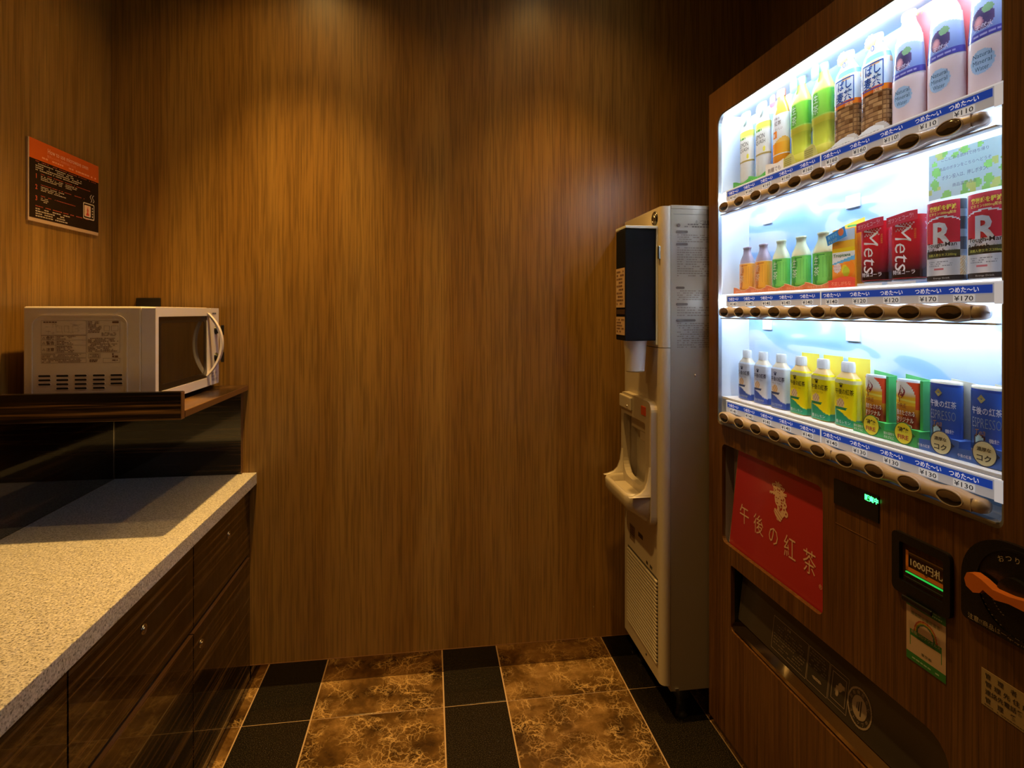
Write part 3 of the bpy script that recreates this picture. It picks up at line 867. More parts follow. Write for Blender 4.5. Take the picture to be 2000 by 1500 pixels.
# tray: plan outline lofted from wide top to narrower foot
def tray_ring(k_out, z, inset, xw=0.0):
    pts = []
    x0, x1 = 0.040 + inset + xw, 0.300 - inset - xw
    pts.append((x0, -0.005)); 
    for i in range(9):
        t = i / 8.0; a = R(180 + 90 * t); rr_ = 0.030
        pts.append((x0 + 0.012 + rr_ + rr_ * math.cos(a), -k_out + inset + rr_ + rr_ * math.sin(a)))
    for i in range(9):
        t = i / 8.0; a = R(270 + 90 * t); rr_ = 0.030
        pts.append((x1 - 0.012 - rr_ + rr_ * math.cos(a), -k_out + inset + rr_ + rr_ * math.sin(a)))
    pts.append((x1, -0.005))
    return [(x, y, z) for x, y in pts]
g = G(); g.sm = True
rings = [tray_ring(0.020, 0.565, 0.0, 0.012), tray_ring(0.045, 0.585, 0.0, 0.004), tray_ring(0.078, 0.606, 0.0), tray_ring(0.088, 0.622, 0.0), tray_ring(0.090, 0.648, 0.0),
         tray_ring(0.090, 0.656, 0.003), tray_ring(0.090, 0.657, 0.010), tray_ring(0.090, 0.650, 0.014), tray_ring(0.088, 0.630, 0.018)]
n_ = len(rings[0]); vs = [p for r_ in rings for p in r_]
g.add(vs, [(j * n_ + i, j * n_ + i + 1, (j + 1) * n_ + i + 1, (j + 1) * n_ + i) for j in range(len(rings) - 1) for i in range(n_ - 1)])
g.add(rings[-1], [tuple(range(n_))], sm=False)
# flared shoulders from the tray rim back up into the frame
for (xa, sgn) in ((0.040, 1), (0.300, -1)):
    pr = [(0.652, -0.085), (0.655, -0.070), (0.662, -0.050), (0.675, -0.036), (0.70, -0.027), (0.74, -0.022)]
    vs = []
    for z, y in pr: vs += [(xa, y, z), (xa + sgn * 0.013, y, z), (xa, 0.0, z), (xa + sgn * 0.013, 0.0, z)]
    fs = []
    for i in range(len(pr) - 1):
        o_ = i * 4; fs += [(o_, o_ + 1, o_ + 5, o_ + 4), (o_, o_ + 4, o_ + 6, o_ + 2), (o_ + 1, o_ + 3, o_ + 7, o_ + 5)]
    g.add(vs, fs)
g.obj('drip_tray', 'cream_plastic', low)
g = G()
g.box(0.075, 0.262, -0.066, 0.10, 0.628, 0.636)
g.box(0.20, 0.235, 0.04, 0.05, 0.636, 0.6375, mi=1)
g.obj('drain_plate', ['cream_plastic', 'black'], low)
g = G(); g.box(0.225, 0.262, -0.0225, -0.018, 0.884, 0.912, bev=0.002, col=C('d2502c'))
g.obj('operation_label', 'vc', low)
g = G(); g.T = Matrix.Translation((0.118, -0.028, 0.893)); g.lathe([(0, 0.004), (-0.003, 0.004), (-0.004, 0.002)], ax='y', segs=12); g.obj('indicator_lamp', 'chrome', low)
# small stickers + louvre grille
g = G(); PQ = front(-0.0006)
g.rect(PQ, 0.065, 0.115, 0.440, 0.492, col=C('7a6450')); g.lines(front(-0.0009), 0.068, 0.112, 0.443, 0.489, 6, C('3c2c20'), ragged=0.2, seed=80)
g.obj('sticker', 'vcm', low)
g = G(); g.rect(PQ, 0.145, 0.185, 0.478, 0.492, col=C('2c241e')); g.obj('sticker', 'vcm', low)
g = G(); g.lines(front(-0.0009), 0.215, 0.262, 0.418, 0.430, 1, C('2c241e'), ragged=0, seed=81, gap=0.8)
g.obj('sticker', 'vcm', low)
g = G(); g.box(0.048, 0.306, -0.0008, 0.002, 0.158, 0.412); gr = g.obj('intake_grille', plain('grille_shadow', (0.06, 0.05, 0.04), 0.6), low)
g = G(); g.box(0.052, 0.312 - 0.006, -0.006, 0.0, 0.0, 0.0062, bev=0.0012)
sl = None
for k in range(22):
    if sl is None: sl = g.obj('slat', 'cream_plastic', root); o = sl
    else: o = sl.copy(); COL.objects.link(o)
    o.location = (0, 0, 0.160 + k * 0.0114)
g = G(); g.T = Matrix.Translation((0.215, 0, 0.137)); g.lathe([(0, 0.004), (-0.002, 0.003)], ax='y', segs=10); g.obj('cover_screw', 'dark_metal', low)
for (x, y) in ((0.03, 0.06), (0.30, 0.075), (0.03, 0.48), (0.30, 0.48)):
    g = G(); g.lathe([(0.0, 0.018), (0.010, 0.019), (0.012, 0.014), (0.060, 0.014), (0.062, 0.022), (0.0955, 0.022)], cx=x, cy=y, segs=16); g.obj('leg', 'dark_metal', root)

# cup dispenser + cup
root = thing('cup_dispenser', 'black box cup dispenser fixed to the front of the ice dispenser', 'cup dispenser', (DX, DY, 1.115), R(-90))
g = G()
g.box(0.222, 0.305, -0.100, -0.006, 0.0, 0.328, bev=0.002)
g.obj('housing', 'black_satin', root)
g = G(); g.box(0.218, 0.309, -0.100, -0.001, 0.330, 0.338, bev=0.001); g.box(0.222, 0.308, -0.0055, -0.0005, -0.012, 0.332)
g.obj('bracket', plain('clear_bracket', C('cfd2cc'), 0.2), root)
g = G(); P_ = front(-0.1006)
g.rect(P_, 0.224, 0.303, 0.098, 0.215, col=C('c9a98a')); g.rect(P_, 0.224, 0.303, 0.016, 0.070, col=C('c9a98a'))
g.rect(P_, 0.224, 0.303, 0.078, 0.092, col=C('3a2620'))
g.lines(front(-0.1009), 0.230, 0.298, 0.104, 0.210, 10, C('6a4a38'), ragged=0.3, seed=90); g.lines(front(-0.1009), 0.230, 0.298, 0.022, 0.066, 5, C('6a4a38'), ragged=0.3, seed=91)
g.obj('label', 'vcm', root)
root = thing('paper_cup', 'white paper cup hanging below the black cup dispenser', 'cup', (DX - 0.054, DY - 0.263, 1.020))
g = G(); g.lathe([(0.003, 0.0255), (0.0, 0.0265), (0.004, 0.027), (0.092, 0.0345), (0.0945, 0.036), (0.094, 0.0335), (0.006, 0.0258)], segs=32, caps=False)
g.lathe([(0.004, 0.0262), (0.0045, 0.001)], segs=32, caps=False)
g.obj('cup_wall', 'paper', root)

# ------------------------------------------------------------------ vending machine
AM = math.atan(172 / FPX) - TH
P0 = Vector((0.808, 1.586, 0))
ROTM = R(-90) + AM
UV = Vector((math.sin(AM), -math.cos(AM), 0)); WV = Vector((math.cos(AM), math.sin(AM), 0))
def mloc(u, w_, z):
    return tuple(P0 + UV * u + WV * w_ + Vector((0, 0, z)))
root = VM = thing('vending_machine', 'wood-grain drinks vending machine with a brightly lit display of samples', 'vending machine', mloc(0, 0, 0), ROTM)
UW = 1.03; MD = 0.40
WIN = rr(0.048, 0.866, 0.884, 1.757, rs=(0.014, 0.014, 0.03, 0.03), seg=5)
ADH = rr(0.074, 0.486, 0.560, 0.833, 0.018, 5)
SLH = rr(0.121, 0.780, 0.335, 0.512, rs=(0.012, 0.02, 0.045, 0.006), seg=5)
g = G()
g.plate([(0, 0.028), (UW, 0.028), (UW, 1.832), (0, 1.832)], [WIN, ADH, SLH], 0.0, 0.011)
g.obj('door_panel', 'machine_wood', VM)
g = G()
g.box(0.002, 0.014, 0.0115, MD, 0.03, 1.830); g.box(UW - 0.13, UW - 0.002, 0.0115, MD, 0.03, 1.830)
g.box(0.014, UW - 0.13, 0.0115, MD, 1.766, 1.830); g.box(0.014, UW - 0.13, 0.112, MD, 0.878, 1.766)
g.box(0.014, UW - 0.13, 0.0115, MD, 0.838, 0.878); g.box(0.014, UW - 0.13, 0.15, MD, 0.03, 0.838)
g.obj('cabinet', 'dark_metal', VM)
g = G(); g.box(0.004, UW - 0.004, 0.012, 0.05, 0.0, 0.027, bev=0.001); g.obj('kick_plate', 'machine_wood', VM)
# window trim
g = G()
IN = rr(0.052, 0.862, 0.890, 1.753, rs=(0.012, 0.012, 0.028, 0.028), seg=5)
g.plate(rr(0.0482, 0.8658, 0.8842, 1.7568, rs=(0.014, 0.014, 0.03, 0.03), seg=5), [IN], 0.0015, 0.0115)
g.obj('window_trim', 'alu', VM)
# display interior
g = G()
g.box(0.040, 0.0475, 0.012, 0.108, 0.880, 1.764)
g.box(0.8665, 0.874, 0.012, 0.108, 0.880, 1.764)
g.box(0.0475, 0.8665, 0.012, 0.108, 1.758, 1.764)
g.box(0.0475, 0.8665, 0.012, 0.108, 0.878, 0.884)
g.obj('display_lining', 'display_white', VM)
g = G(); g.box(0.0475, 0.8665, 0.0985, 0.104, 0.884, 1.758); g.obj('display_backdrop', 'waves', VM)
for rc in (1.4875, 1.199, 0.910):
    zb = rc + 0.0505
    g = G(); g.box(0.049, 0.865, 0.0135, 0.098, zb - 0.006, zb, bev=0.0005)
    g.obj('shelf', 'white', VM)
# LED tubes: one above each compartment
for zt in (1.7525, 1.5215, 1.233):
    g = G(); g.lathe([(0.055, 0.0034), (0.860, 0.0034)], cx=0.0, cy=0.0, ax='x', segs=10)
    g.v = [(a, 0.0128 + b_, zt - (0.0 if zt > 1.7 else 0.0) + c) for a, b_, c in g.v]
    g.obj('light_tube', 'led', VM)
# panes
for z0, z1 in ((1.5325, 1.756), (1.2445, 1.469), (0.956, 1.1805)):
    g = G(); g.box(0.050, 0.864, 0.0065, 0.0085, z0, z1); g.obj('display_pane', 'pane', VM)
# tabs on the backdrop
for (u, z) in ((0.14, 1.452), (0.14, 1.165), (0.455, 1.44), (0.455, 1.15)):
    g = G(); g.box(u - 0.02, u + 0.02, 0.094, 0.0984, z - 0.014, z + 0.014, bev=0.001); g.obj('backdrop_clip', 'display_white', VM)
# notice card inside the window, below the top row
g = G(); rnd = random.Random(9)
blobs = [(rnd.random(), rnd.random(), rnd.uniform(0.05, 0.13)) for _ in range(60)]
def cardcol(s_, t_):
    edge = min(s_, 1 - s_) < 0.2 or min(t_, 1 - t_) < 0.22
    for (a, c, r_) in blobs:
        if (s_ - a) ** 2 + ((t_ - c) * 0.6) ** 2 < (r_ * 0.5) ** 2 and (min(a, 1 - a) < 0.2 or min(c, 1 - c) < 0.2):
            return C('9ccf6a') if (a * 7) % 1 > 0.4 else C('d9dc7a')
    return C('dff0e4')
g.grid(lambda s_, t_: (0.730 + 0.128 * s_, 0.0115, 1.385 + 0.075 * t_), 40, 26, colfn=cardcol)
for k, (s_, wd) in enumerate((('ここにある飲料で持ち帰り', 0.080), ('商品のボタンをこちらへどうぞ', 0.088), ('ボタン投入は、押しボタン、', 0.078), ('商品選び自由', 0.040))):
    g.text(s_, front(0.0112), width=wd, height=0.0072 if k == 2 else 0.0058, cx=0.794, cy=1.447 - 0.0148 * k, col=C('7b8496'))
g.obj('notice_card', 'card', VM)

# price strips, button rails, buttons
prices = [['160'] * 7 + ['110'] * 3, ['140'] * 6 + ['120', '120', '170', '170'], ['140'] * 6 + ['130'] * 4]
BLUE = C('1c46b4')
for ri, rc in enumerate((1.4875, 1.199, 0.910)):
    # strip
    g = G()
    g.box(0.094, 0.864, 0.0015, 0.0050, rc + 0.0145, rc + 0.0445, col=C('a9abb2'))
    g.box(0.851, 0.864, 0.0012, 0.0048, rc + 0.0125, rc + 0.0450, col=C('d9dde6'))
    g.rect(front(0.0008), 0.102, 0.476, rc + 0.0290, rc + 0.0415, col=BLUE)
    g.rect(front(0.0008), 0.481, 0.849, rc + 0.0290, rc + 0.0415, col=BLUE)
    g.rect(front(0.0006), 0.4775, 0.4795, rc + 0.0150, rc + 0.0440, col=C('dfe3ea'))
    g.box(0.094, 0.864, 0.0008, 0.006, rc + 0.0440, rc + 0.0462, col=C('e6ebf4'))
    for i in range(10):
        u = 0.110 + 0.0758 * i + 0.026
        if i == 9: u -= 0.012
        g.text('つめた〜い', front(0.0004), width=0.050, height=0.0088, bold=0.012, cx=u - 0.003, cy=rc + 0.0352, col=WHITE)
        g.rect(front(0.0008), u - 0.021, u + 0.015, rc + 0.0165, rc + 0.0275, col=C('cfd2d6'))
        s_ = '¥' + prices[ri][i] + ('!' if (ri == 0 and i == 7) else '')
        g.text(s_, front(0.0004), width=0.032, height=0.0080, bold=0.008, cx=u - 0.003, cy=rc + 0.0220, col=C('25252a'))
    ps = g.obj('price_strip', 'backlit', VM)
    # rail
    g = G(); g.sm = True
    NU = 150; NC = 20; ua, ub = 0.071, 0.846
    vs = []
    for i in range(NU + 1):
        # finer near the ends
        t = i / NU; u = ua + (ub - ua) * t
        e_ = min((u - ua) / 0.014, (ub - u) / 0.014, 1.0); cap = math.sqrt(max(0.0, 1 - (1 - e_) ** 2))
        h = 0.0134 + 0.0019 * math.cos((u - 0.110) / 0.0758 * 2 * PI)
        h *= max(cap, 0.02); dpt = 0.0135 * max(cap, 0.02)
        for q in range(NC):
            a = 2 * PI * q / NC
            ca, sa = math.cos(a), math.sin(a)
            f = (abs(ca) ** 2.6 + abs(sa) ** 2.6) ** (-1 / 2.6)
            vs.append((u, -0.0005 + dpt * ca * f * 1.0, rc + h * sa * f))
    fs = [(i * NC + q, (i + 1) * NC + q, (i + 1) * NC + (q + 1) % NC, i * NC + (q + 1) % NC) for i in range(NU) for q in range(NC)]
    fs += [tuple(range(NC)), tuple(NU * NC + q for q in range(NC - 1, -1, -1))]
    g.add(vs, fs)
    for u in (0.4885 + 0.038, 0.828):
        g.box(u - 0.0003, u + 0.0003, -0.0142, -0.008, rc - 0.010, rc + 0.010, sm=False)
    rail = g.obj('button_rail', 'rail', VM)
    # bottom ledge of the rail
    g = G(); g.box(0.072, 0.858, -0.004, 0.010, rc - 0.0185, rc - 0.0155, bev=0.0005); g.obj('rail_ledge', 'alu' if ri == 2 else 'white', VM)
    if ri == 0:
        g = G()
        nr, ns = 9, 36
        vs = [(0, -0.0038, 0)]; fs = []
        for a_ in range(1, nr + 1):
            q_ = a_ / nr
            for k in range(ns):
                t = 2 * PI * k / ns
                vs.append((0.0225 * q_ * math.cos(t), -0.0038 * math.sqrt(max(0, 1 - q_ * q_ * 0.98)), 0.0112 * q_ * math.sin(t)))
        for k in range(ns): fs.append((0, 1 + k, 1 + (k + 1) % ns))
        for a_ in range(nr - 1):
            for k in range(ns):
                p_ = 1 + a_ * ns + k; p2 = 1 + a_ * ns + (k + 1) % ns
                fs.append((p_, p_ + ns, p2 + ns, p2))
        for f in fs:
            cx = sum(vs[q][0] for q in f) / len(f); cz = sum(vs[q][2] for q in f) / len(f)
            g.add([vs[q] for q in f], [tuple(range(len(f)))], sm=True, mi=2 if cz < -0.0016 + 0.0010 * math.cos(cx / 0.0225 * 7.5) else 0)
        g.plate(ell(0, 0, 0.0238, 0.0124, 28), [ell(0, 0, 0.0222, 0.0109, 28)], -0.0022, 0.003, mi=1)
        bproto = g.obj('button', ['button', 'rail', 'black'], rail)
    for i in range(10):
        if ri == 0 and i == 0: o = bproto
        else:
            o = bproto.copy(); COL.objects.link(o); o.parent = rail
        o.location = (0.110 + 0.0758 * i, -0.0128, rc)

# advertising board
g = G(); g.box(0.074, 0.486, 0.036, 0.040, 0.55, 0.84); g.box(0.066, 0.074, 0.0115, 0.04, 0.55, 0.84); g.obj('recess_liner', plain('liner_grey', C('8d8088'), 0.4), VM)
g = G(); RED = C('b02c34')
g.poly([(0.090, 0.556), (0.486, 0.556), (0.486, 0.836), (0.139, 0.836)], 0.0135, 0.0165, col=RED)
ad = g.obj('advertising_board', 'vc', VM)
g = G(); g.tube([(0.132, 0.018, 0.834), (0.084, 0.018, 0.56)], 0.0022, 8); g.obj('board_rod', 'steel', VM)
g = G(); CRM = C('e0b8a0'); PA = front(0.0128)
for s_, u, z, h in (('午', 0.166, 0.664, 0.050), ('後', 0.231, 0.661, 0.050), ('の', 0.294, 0.656, 0.040), ('紅', 0.357, 0.654, 0.052), ('茶', 0.426, 0.650, 0.054)):
    g = G(); g.text(s_, PA, width=0.042 if s_ != 'の' else 0.036, height=h, bold=-0.004, cx=u, cy=z, col=CRM)
    g.obj('letter', 'vcm', ad)
g = G(); g.text('®', PA, size=0.012, cx=0.462, cy=0.612, col=CRM)
def emblem(x, y):
    # engraved bust of a lady under a flowered hat, x,y in -1..1
    n1_ = math.sin(x * 21 + 3.5 * math.sin(y * 8)) * math.sin(y * 23 + 3 * math.sin(x * 9))
    hat = ((x + 0.02) / 0.50) ** 2 + ((y - 0.62) / 0.30) ** 2 < 1 + 0.25 * math.sin(9 * math.atan2(y - 0.62, x))
    brim = abs(y - 0.36 - 0.16 * x) < 0.10 * (1 - 0.5 * abs(x)) and -0.78 < x < 0.66
    face = ((x + 0.10) / 0.23) ** 2 + ((y - 0.06) / 0.33) ** 2 < 1
    hair = ((x - 0.10) / 0.30) ** 2 + ((y - 0.05) / 0.36) ** 2 < 1
    curls = any((x - a_) ** 2 + (y - b_) ** 2 < 0.026 and (x - a_) ** 2 + (y - b_) ** 2 > 0.003 for a_, b_ in ((0.42, 0.18), (0.52, -0.06), (0.46, -0.30), (0.62, -0.46), (0.36, -0.50)))
    neck = abs(x - 0.0) < 0.11 and -0.50 < y < -0.2
    bust = -0.98 < y < -0.44 and abs(x - 0.02) < 0.42 - 0.75 * max(0, -0.62 - y) - 0.6 * max(0, y + 0.56)
    if face:
        if abs(y - 0.12) < 0.022 and (abs(x + 0.20) < 0.05 or abs(x + 0.02) < 0.05): return False
        if abs(x + 0.12) < 0.015 and -0.06 < y < 0.08: return False
        if abs(y + 0.12) < 0.02 and abs(x + 0.11) < 0.06: return False
        return True
    if brim: return n1_ > -0.62
    if hat: return n1_ > -0.30
    if hair: return n1_ > -0.15
    if curls: return True
    if neck: return abs(x - 0.07) > 0.02
    if bust: return not (abs(math.sin((y + x * 0.6) * 16)) < 0.28)
    return False
g.obj('trademark_sign', 'vcm', ad)
g = G()
g.stencil(lambda x, y: (0.315 + x * 0.046, 0.0128, 0.748 + y * 0.048), lambda x, y: CRM if emblem(x, y) else None, -1, 1, -1, 1.0, 90, 108)
g.obj('emblem', 'vcm', ad)

# status display
g = G(); g.box(0.521, 0.638, -0.0025, 0.004, 0.812, 0.862, bev=0.001); ds = g.obj('status_display', 'black', VM)
g = G(); g.text('販売中', front(-0.0030), width=0.033, height=0.0115, bold=0.03, cx=0.6215, cy=0.8515); g.obj('lettering', 'green_led', ds)
g = G(); g.box(0.524, 0.630, -0.0006, 0.001, 0.7725, 0.7733); g.obj('panel_seam', 'edge_band', VM)

# bill acceptor
root = None
g = G()
g.plate(rr(0.673, 0.787, 0.713, 0.817, 0.010, 5), [rr(0.689, 0.775, 0.735, 0.802, 0.004, 3)], -0.007, 0.004)
g.box(0.70, 0.76, -0.014, -0.010, 0.706, 0.715, bev=0.002)
g.box(0.688, 0.776, 0.000, 0.004, 0.734, 0.803)
ba = g.obj('bill_acceptor', 'black', VM)
g = G(); P1 = front(-0.0022); OC = C('d8832a')
g.rect(P1, 0.698, 0.7735, 0.7555, 0.7625, col=OC); g.rect(P1, 0.698, 0.7035, 0.7555, 0.790, col=OC)
g.rect(P1, 0.704, 0.7735, 0.786, 0.7885, col=C('8a6a2a')); g.rect(P1, 0.704, 0.7735, 0.783, 0.7855, col=C('5a4020'))
g.add([P1(0.733, 0.7635), P1(0.745, 0.7635), P1(0.739, 0.7585)], [(0, 2, 1)], col=BLACK)
g.text('1000円札', front(-0.0026), width=0.062, height=0.0145, bold=0.012, cx=0.739, cy=0.7735, col=C('d8cfc0'))
g.obj('lettering', 'vcm', ba)
g = G(); g.box(0.698, 0.7735, -0.003, 0.0, 0.7515, 0.7530); g.obj('slot_light', 'green_line', ba)
g = G(); g.box(0.694, 0.772, -0.0035, 0.0, 0.7405, 0.7445, bev=0.0008); g.obj('bill_slot', 'dark_metal', ba)

# coin return dial
g = G()
arch = [(0.806, 0.742)] + [(0.806, 0.80)]
arch = rr(0.806, 0.980, 0.733, 0.873, rs=(0.010, 0.010, 0.075, 0.075), seg=10)
g.plate(arch, [], -0.007, 0.002)
g.T = Matrix.Translation((0.893, 0, 0.803))
g.plate(ell(0, 0, 0.064, 0.064, 40), [ell(0, 0, 0.060, 0.060, 40)], -0.0085, -0.007)
g.T = None
dl = g.obj('coin_return_plate', 'black', VM)
g = G()
lev = [(0.832, 0.792), (0.829, 0.802), (0.833, 0.812), (0.842, 0.815), (0.855, 0.812), (0.872, 0.805), (0.895, 0.806), (0.925, 0.812), (0.932, 0.804), (0.925, 0.796), (0.895, 0.796), (0.876, 0.792), (0.866, 0.795), (0.858, 0.798), (0.853, 0.791), (0.843, 0.787)]
g.plate(lev, [], -0.026, -0.012)
sm = [(0.893 + (x - 0.893) * 0.5, 0.803 + (z - 0.803) * 0.5) for x, z in ell(0.893, 0.803, 0.05, 0.05, 24)]
g.plate(sm, [], -0.014, -0.007, mi=1)
g.obj('return_lever', ['orange', 'black'], dl)
g = G(); P2 = front(-0.0090); TC = C('b8a890')
for k, ch in enumerate('おつり・返却'):
    a = R(118 - k * 14)
    g.text(ch, P2, size=0.0085, cx=0.893 + 0.050 * math.cos(a), cy=0.803 + 0.050 * math.sin(a), rot=a - R(90), col=TC) if ch != '・' else g.text(ch, P2, height=0.002, cx=0.893 + 0.050 * math.cos(a), cy=0.803 + 0.050 * math.sin(a), col=TC)
g.text('注意!!商品は一本毎に取出して下さい', front(-0.0076), width=0.150, height=0.0085, cx=0.893, cy=0.7405, col=TC)
for r_, n0, n1_ in ((0.056, 200, 245), (0.040, 205, 240)):
    for k in range(7):
        a = R(n0 + (n1_ - n0) * k / 6)
        cx, cz = 0.893 + r_ * math.cos(a), 0.803 + r_ * math.sin(a)
        g.rect(P2, cx - 0.0012, cx + 0.0012, cz - 0.0005, cz + 0.0005, col=TC)
g.obj('lettering', 'vcm', dl)

# hygiene sticker
g = G()
GRN = C('2c7a3a'); CRE = C('c4a892')
def st(x, z):
    # x 0..1, z 0..1
    if z > 0.86 or z < 0.13: return GRN
    dx, dz = (x - 0.5) * 0.75, z - 0.505
    r_ = math.hypot(dx, dz * 1.0)
    if z > 0.505:
        for (ra, rb, c_) in ((0.205, 0.225, 'a03a2a'), (0.185, 0.205, 'b88a30'), (0.168, 0.185, '6a8a3a'), (0.15, 0.168, '2a4a5a')):
            if ra < r_ < rb: return C(c_)
    if 0.40 < z < 0.505 and 0.1 < x < 0.9: return GRN
    if 0.1 < x < 0.9 and 0.24 < z < 0.40 and (x < 0.115 or x > 0.885 or z < 0.25): return GRN
    return CRE
g.box(0.698, 0.774, -0.0006, 0.0, 0.605, 0.712, col=CRE)
g.grid(lambda s_, t_: (0.698 + 0.076 * s_, -0.0008, 0.605 + 0.107 * t_), 52, 70, colfn=st)
P3 = front(-0.0011)
g.text('感染防止徹底宣言', P3, width=0.056, height=0.0065, cx=0.736, cy=0.6875, col=C('4a6a4a'))
g.text('新型コロナウイルス', P3, width=0.056, height=0.0052, cx=0.736, cy=0.6555, col=CRE)
g.text('感染防止対策', P3, width=0.036, height=0.0040, cx=0.736, cy=0.6495, col=C('2f4f38'))
g.text('東京都', P3, width=0.020, height=0.005, cx=0.738, cy=0.6265, col=C('3a4a3a'))
g.lines(P3, 0.704, 0.768, 0.699, 0.709, 2, C('9ac09a'), ragged=0.05, seed=101); g.lines(P3, 0.710, 0.762, 0.6085, 0.614, 1, C('9ac09a'), ragged=0, seed=102)
g.obj('hygiene_sticker', 'vcm', VM)
# operator label
g = G(); g.box(0.833, 0.945, -0.0006, 0.0, 0.615, 0.669, col=C('a08a66'))
for k, s_ in enumerate(('管　理　者　名', '管 理 先 住 所', '連絡先電話番号', '管　理　番　号')):
    g.text(s_, front(-0.0009), width=0.064, height=0.0082, bold=0.015, cx=0.871, cy=0.661 - 0.0118 * k, col=C('2a2218'))
g.lines(front(-0.0009), 0.838, 0.925, 0.6165, 0.6195, 1, C('5a4834'), ragged=0, seed=103)
g.obj('operator_label', 'vcm', VM)

# delivery chute: cavity, flap, lip, prints
g = G()
g.box(0.121, 0.780, 0.10, 0.104, 0.33, 0.52); g.box(0.117, 0.121, 0.011, 0.104, 0.33, 0.52); g.box(0.780, 0.784, 0.011, 0.104, 0.33, 0.52)
g.box(0.121, 0.780, 0.011, 0.104, 0.512, 0.516); g.box(0.121, 0.780, 0.011, 0.104, 0.330, 0.334)
g.obj('chute_liner', 'black_matte', VM)
def tilt(y0, y1, z0, z1):
    return lambda x, z: (x, y0 + (y1 - y0) * (z - z0) / (z1 - z0), z)
g = G(); FA = (0.014, 0.030, 0.372, 0.506)
fp = tilt(*FA)
g.add([fp(0.135, 0.372), fp(0.772, 0.372), fp(0.772, 0.506), fp(0.135, 0.506)] + [tuple(Vector(fp(x, z)) + Vector((0, 0.003, 0))) for x, z in ((0.135, 0.372), (0.772, 0.372), (0.772, 0.506), (0.135, 0.506))],
      [(0, 1, 2, 3), (7, 6, 5, 4), (0, 4, 5, 1), (1, 5, 6, 2), (2, 6, 7, 3), (3, 7, 4, 0)])
flap = g.obj('delivery_flap', plain('smoked_brown_plastic', (0.040, 0.033, 0.027), 0.16, spec=0.7), VM)
g = G()
lp = [(0.0035, 0.340), (0.0035, 0.350), (0.028, 0.371), (0.034, 0.371), (0.034, 0.336)]
vs = [(x, y, z) for x in (0.123, 0.778) for (y, z) in lp]
g.add(vs, [(i, (i + 1) % 5, 5 + (i + 1) % 5, 5 + i) for i in range(5)] + [(4, 3, 2, 1, 0), (5, 6, 7, 8, 9)])
g.obj('chute_lip', plain('bronze_mirror_lip', (0.30, 0.24, 0.16), 0.08, metal=1.0), VM)
g = G(); fq = lambda x, z: tuple(Vector(fp(x, z)) - Vector((0, 0.0006, 0)))
PC = C('9a8878'); PDK = C('5c5046')
for (x0, x1, z0, z1) in ((0.282, 0.410, 0.382, 0.458), (0.412, 0.478, 0.384, 0.458), (0.480, 0.534, 0.386, 0.458)):
    frame(g, x0, x1, z0, z1, 0.001, fq, PC)
g.text('⚠ 注意', fq, height=0.006, width=0.024, cx=0.335, cy=0.450, col=PC)
g.lines(fq, 0.288, 0.405, 0.388, 0.444, 8, PDK, ragged=0.15, seed=110)
g.lines(fq, 0.416, 0.474, 0.418, 0.454, 6, PDK, ragged=0.1, seed=111)
frame(g, 0.488, 0.528, 0.395, 0.450, 0.0012, fq, PC)
def hand(x, y):
    if ((x - 0.35) / 0.38) ** 2 + ((y - 0.25) / 0.42) ** 2 < 1: return True
    if 0.2 < x < 1 and 0.1 + 0.1 * x < y < 0.62: return True
    for k, a in enumerate((-0.55, -0.3, -0.05)):
        if abs((y - 0.1) - a * (1.2 * (x + 0.1))) < 0.075 and 0.0 < x + 0.2 < 0.55 + 0.1 * k: return True
    return ((x + 0.15) / 0.3) ** 2 + ((y + 0.35) / 0.55) ** 2 < 1 and abs(math.sin(x * 9)) > 0.25
g.stencil(lambda x, y: fq(0.506 + x * 0.018, 0.424 + y * 0.020), lambda x, y: PC if hand(x, y) else None, -1, 1, -1, 1, 30, 30)
def bottle_icon(x, y):
    return ((x) / 0.3) ** 2 + (y / 0.8) ** 2 < 1 and abs(math.sin((x + y) * 12)) > 0.3
g.stencil(lambda x, y: fq(0.444 + x * 0.02, 0.402 + y * 0.012), lambda x, y: PC if bottle_icon(y, x) else None, -1, 1, -1, 1, 24, 16)
def ring(x, y):
    r_ = math.hypot(x, y)
    if 0.90 < r_ < 1.0: return True
    if r_ < 0.60:
        if ((x + 0.05) / 0.2) ** 2 + ((y - 0.05) / 0.25) ** 2 < 1 or (abs(x - 0.12) < 0.07 and abs(y) < 0.4): return math.sin(x * 40) > 0.2
        return True
    return False
g.stencil(lambda x, y: fq(0.565 + x * 0.032, 0.423 + y * 0.037), lambda x, y: PC if ring(x, y) else None, -1, 1, -1, 1, 60, 60)
for k, ch in enumerate('自販機荒らし'):
    a = R(160 - k * 28); g.text(ch, fq, size=0.0065, cx=0.565 + 0.0245 * math.cos(a), cy=0.423 + 0.028 * math.sin(a), rot=a - R(90), col=PC)
for k, ch in enumerate('ストップ中'):
    a = R(215 + k * 28); g.text(ch, fq, size=0.0065, cx=0.565 + 0.0245 * math.cos(a), cy=0.423 + 0.028 * math.sin(a), rot=a + R(90), col=PC)
g.obj('lettering', 'vcm', flap)
for u in (0.14, 0.90):
    g = G(); g.lathe([(0.0, 0.016), (0.008, 0.016), (0.010, 0.009), (0.030, 0.009)], cx=u, cy=0.10, segs=14); g.obj('leveling_foot', 'rubber', VM)

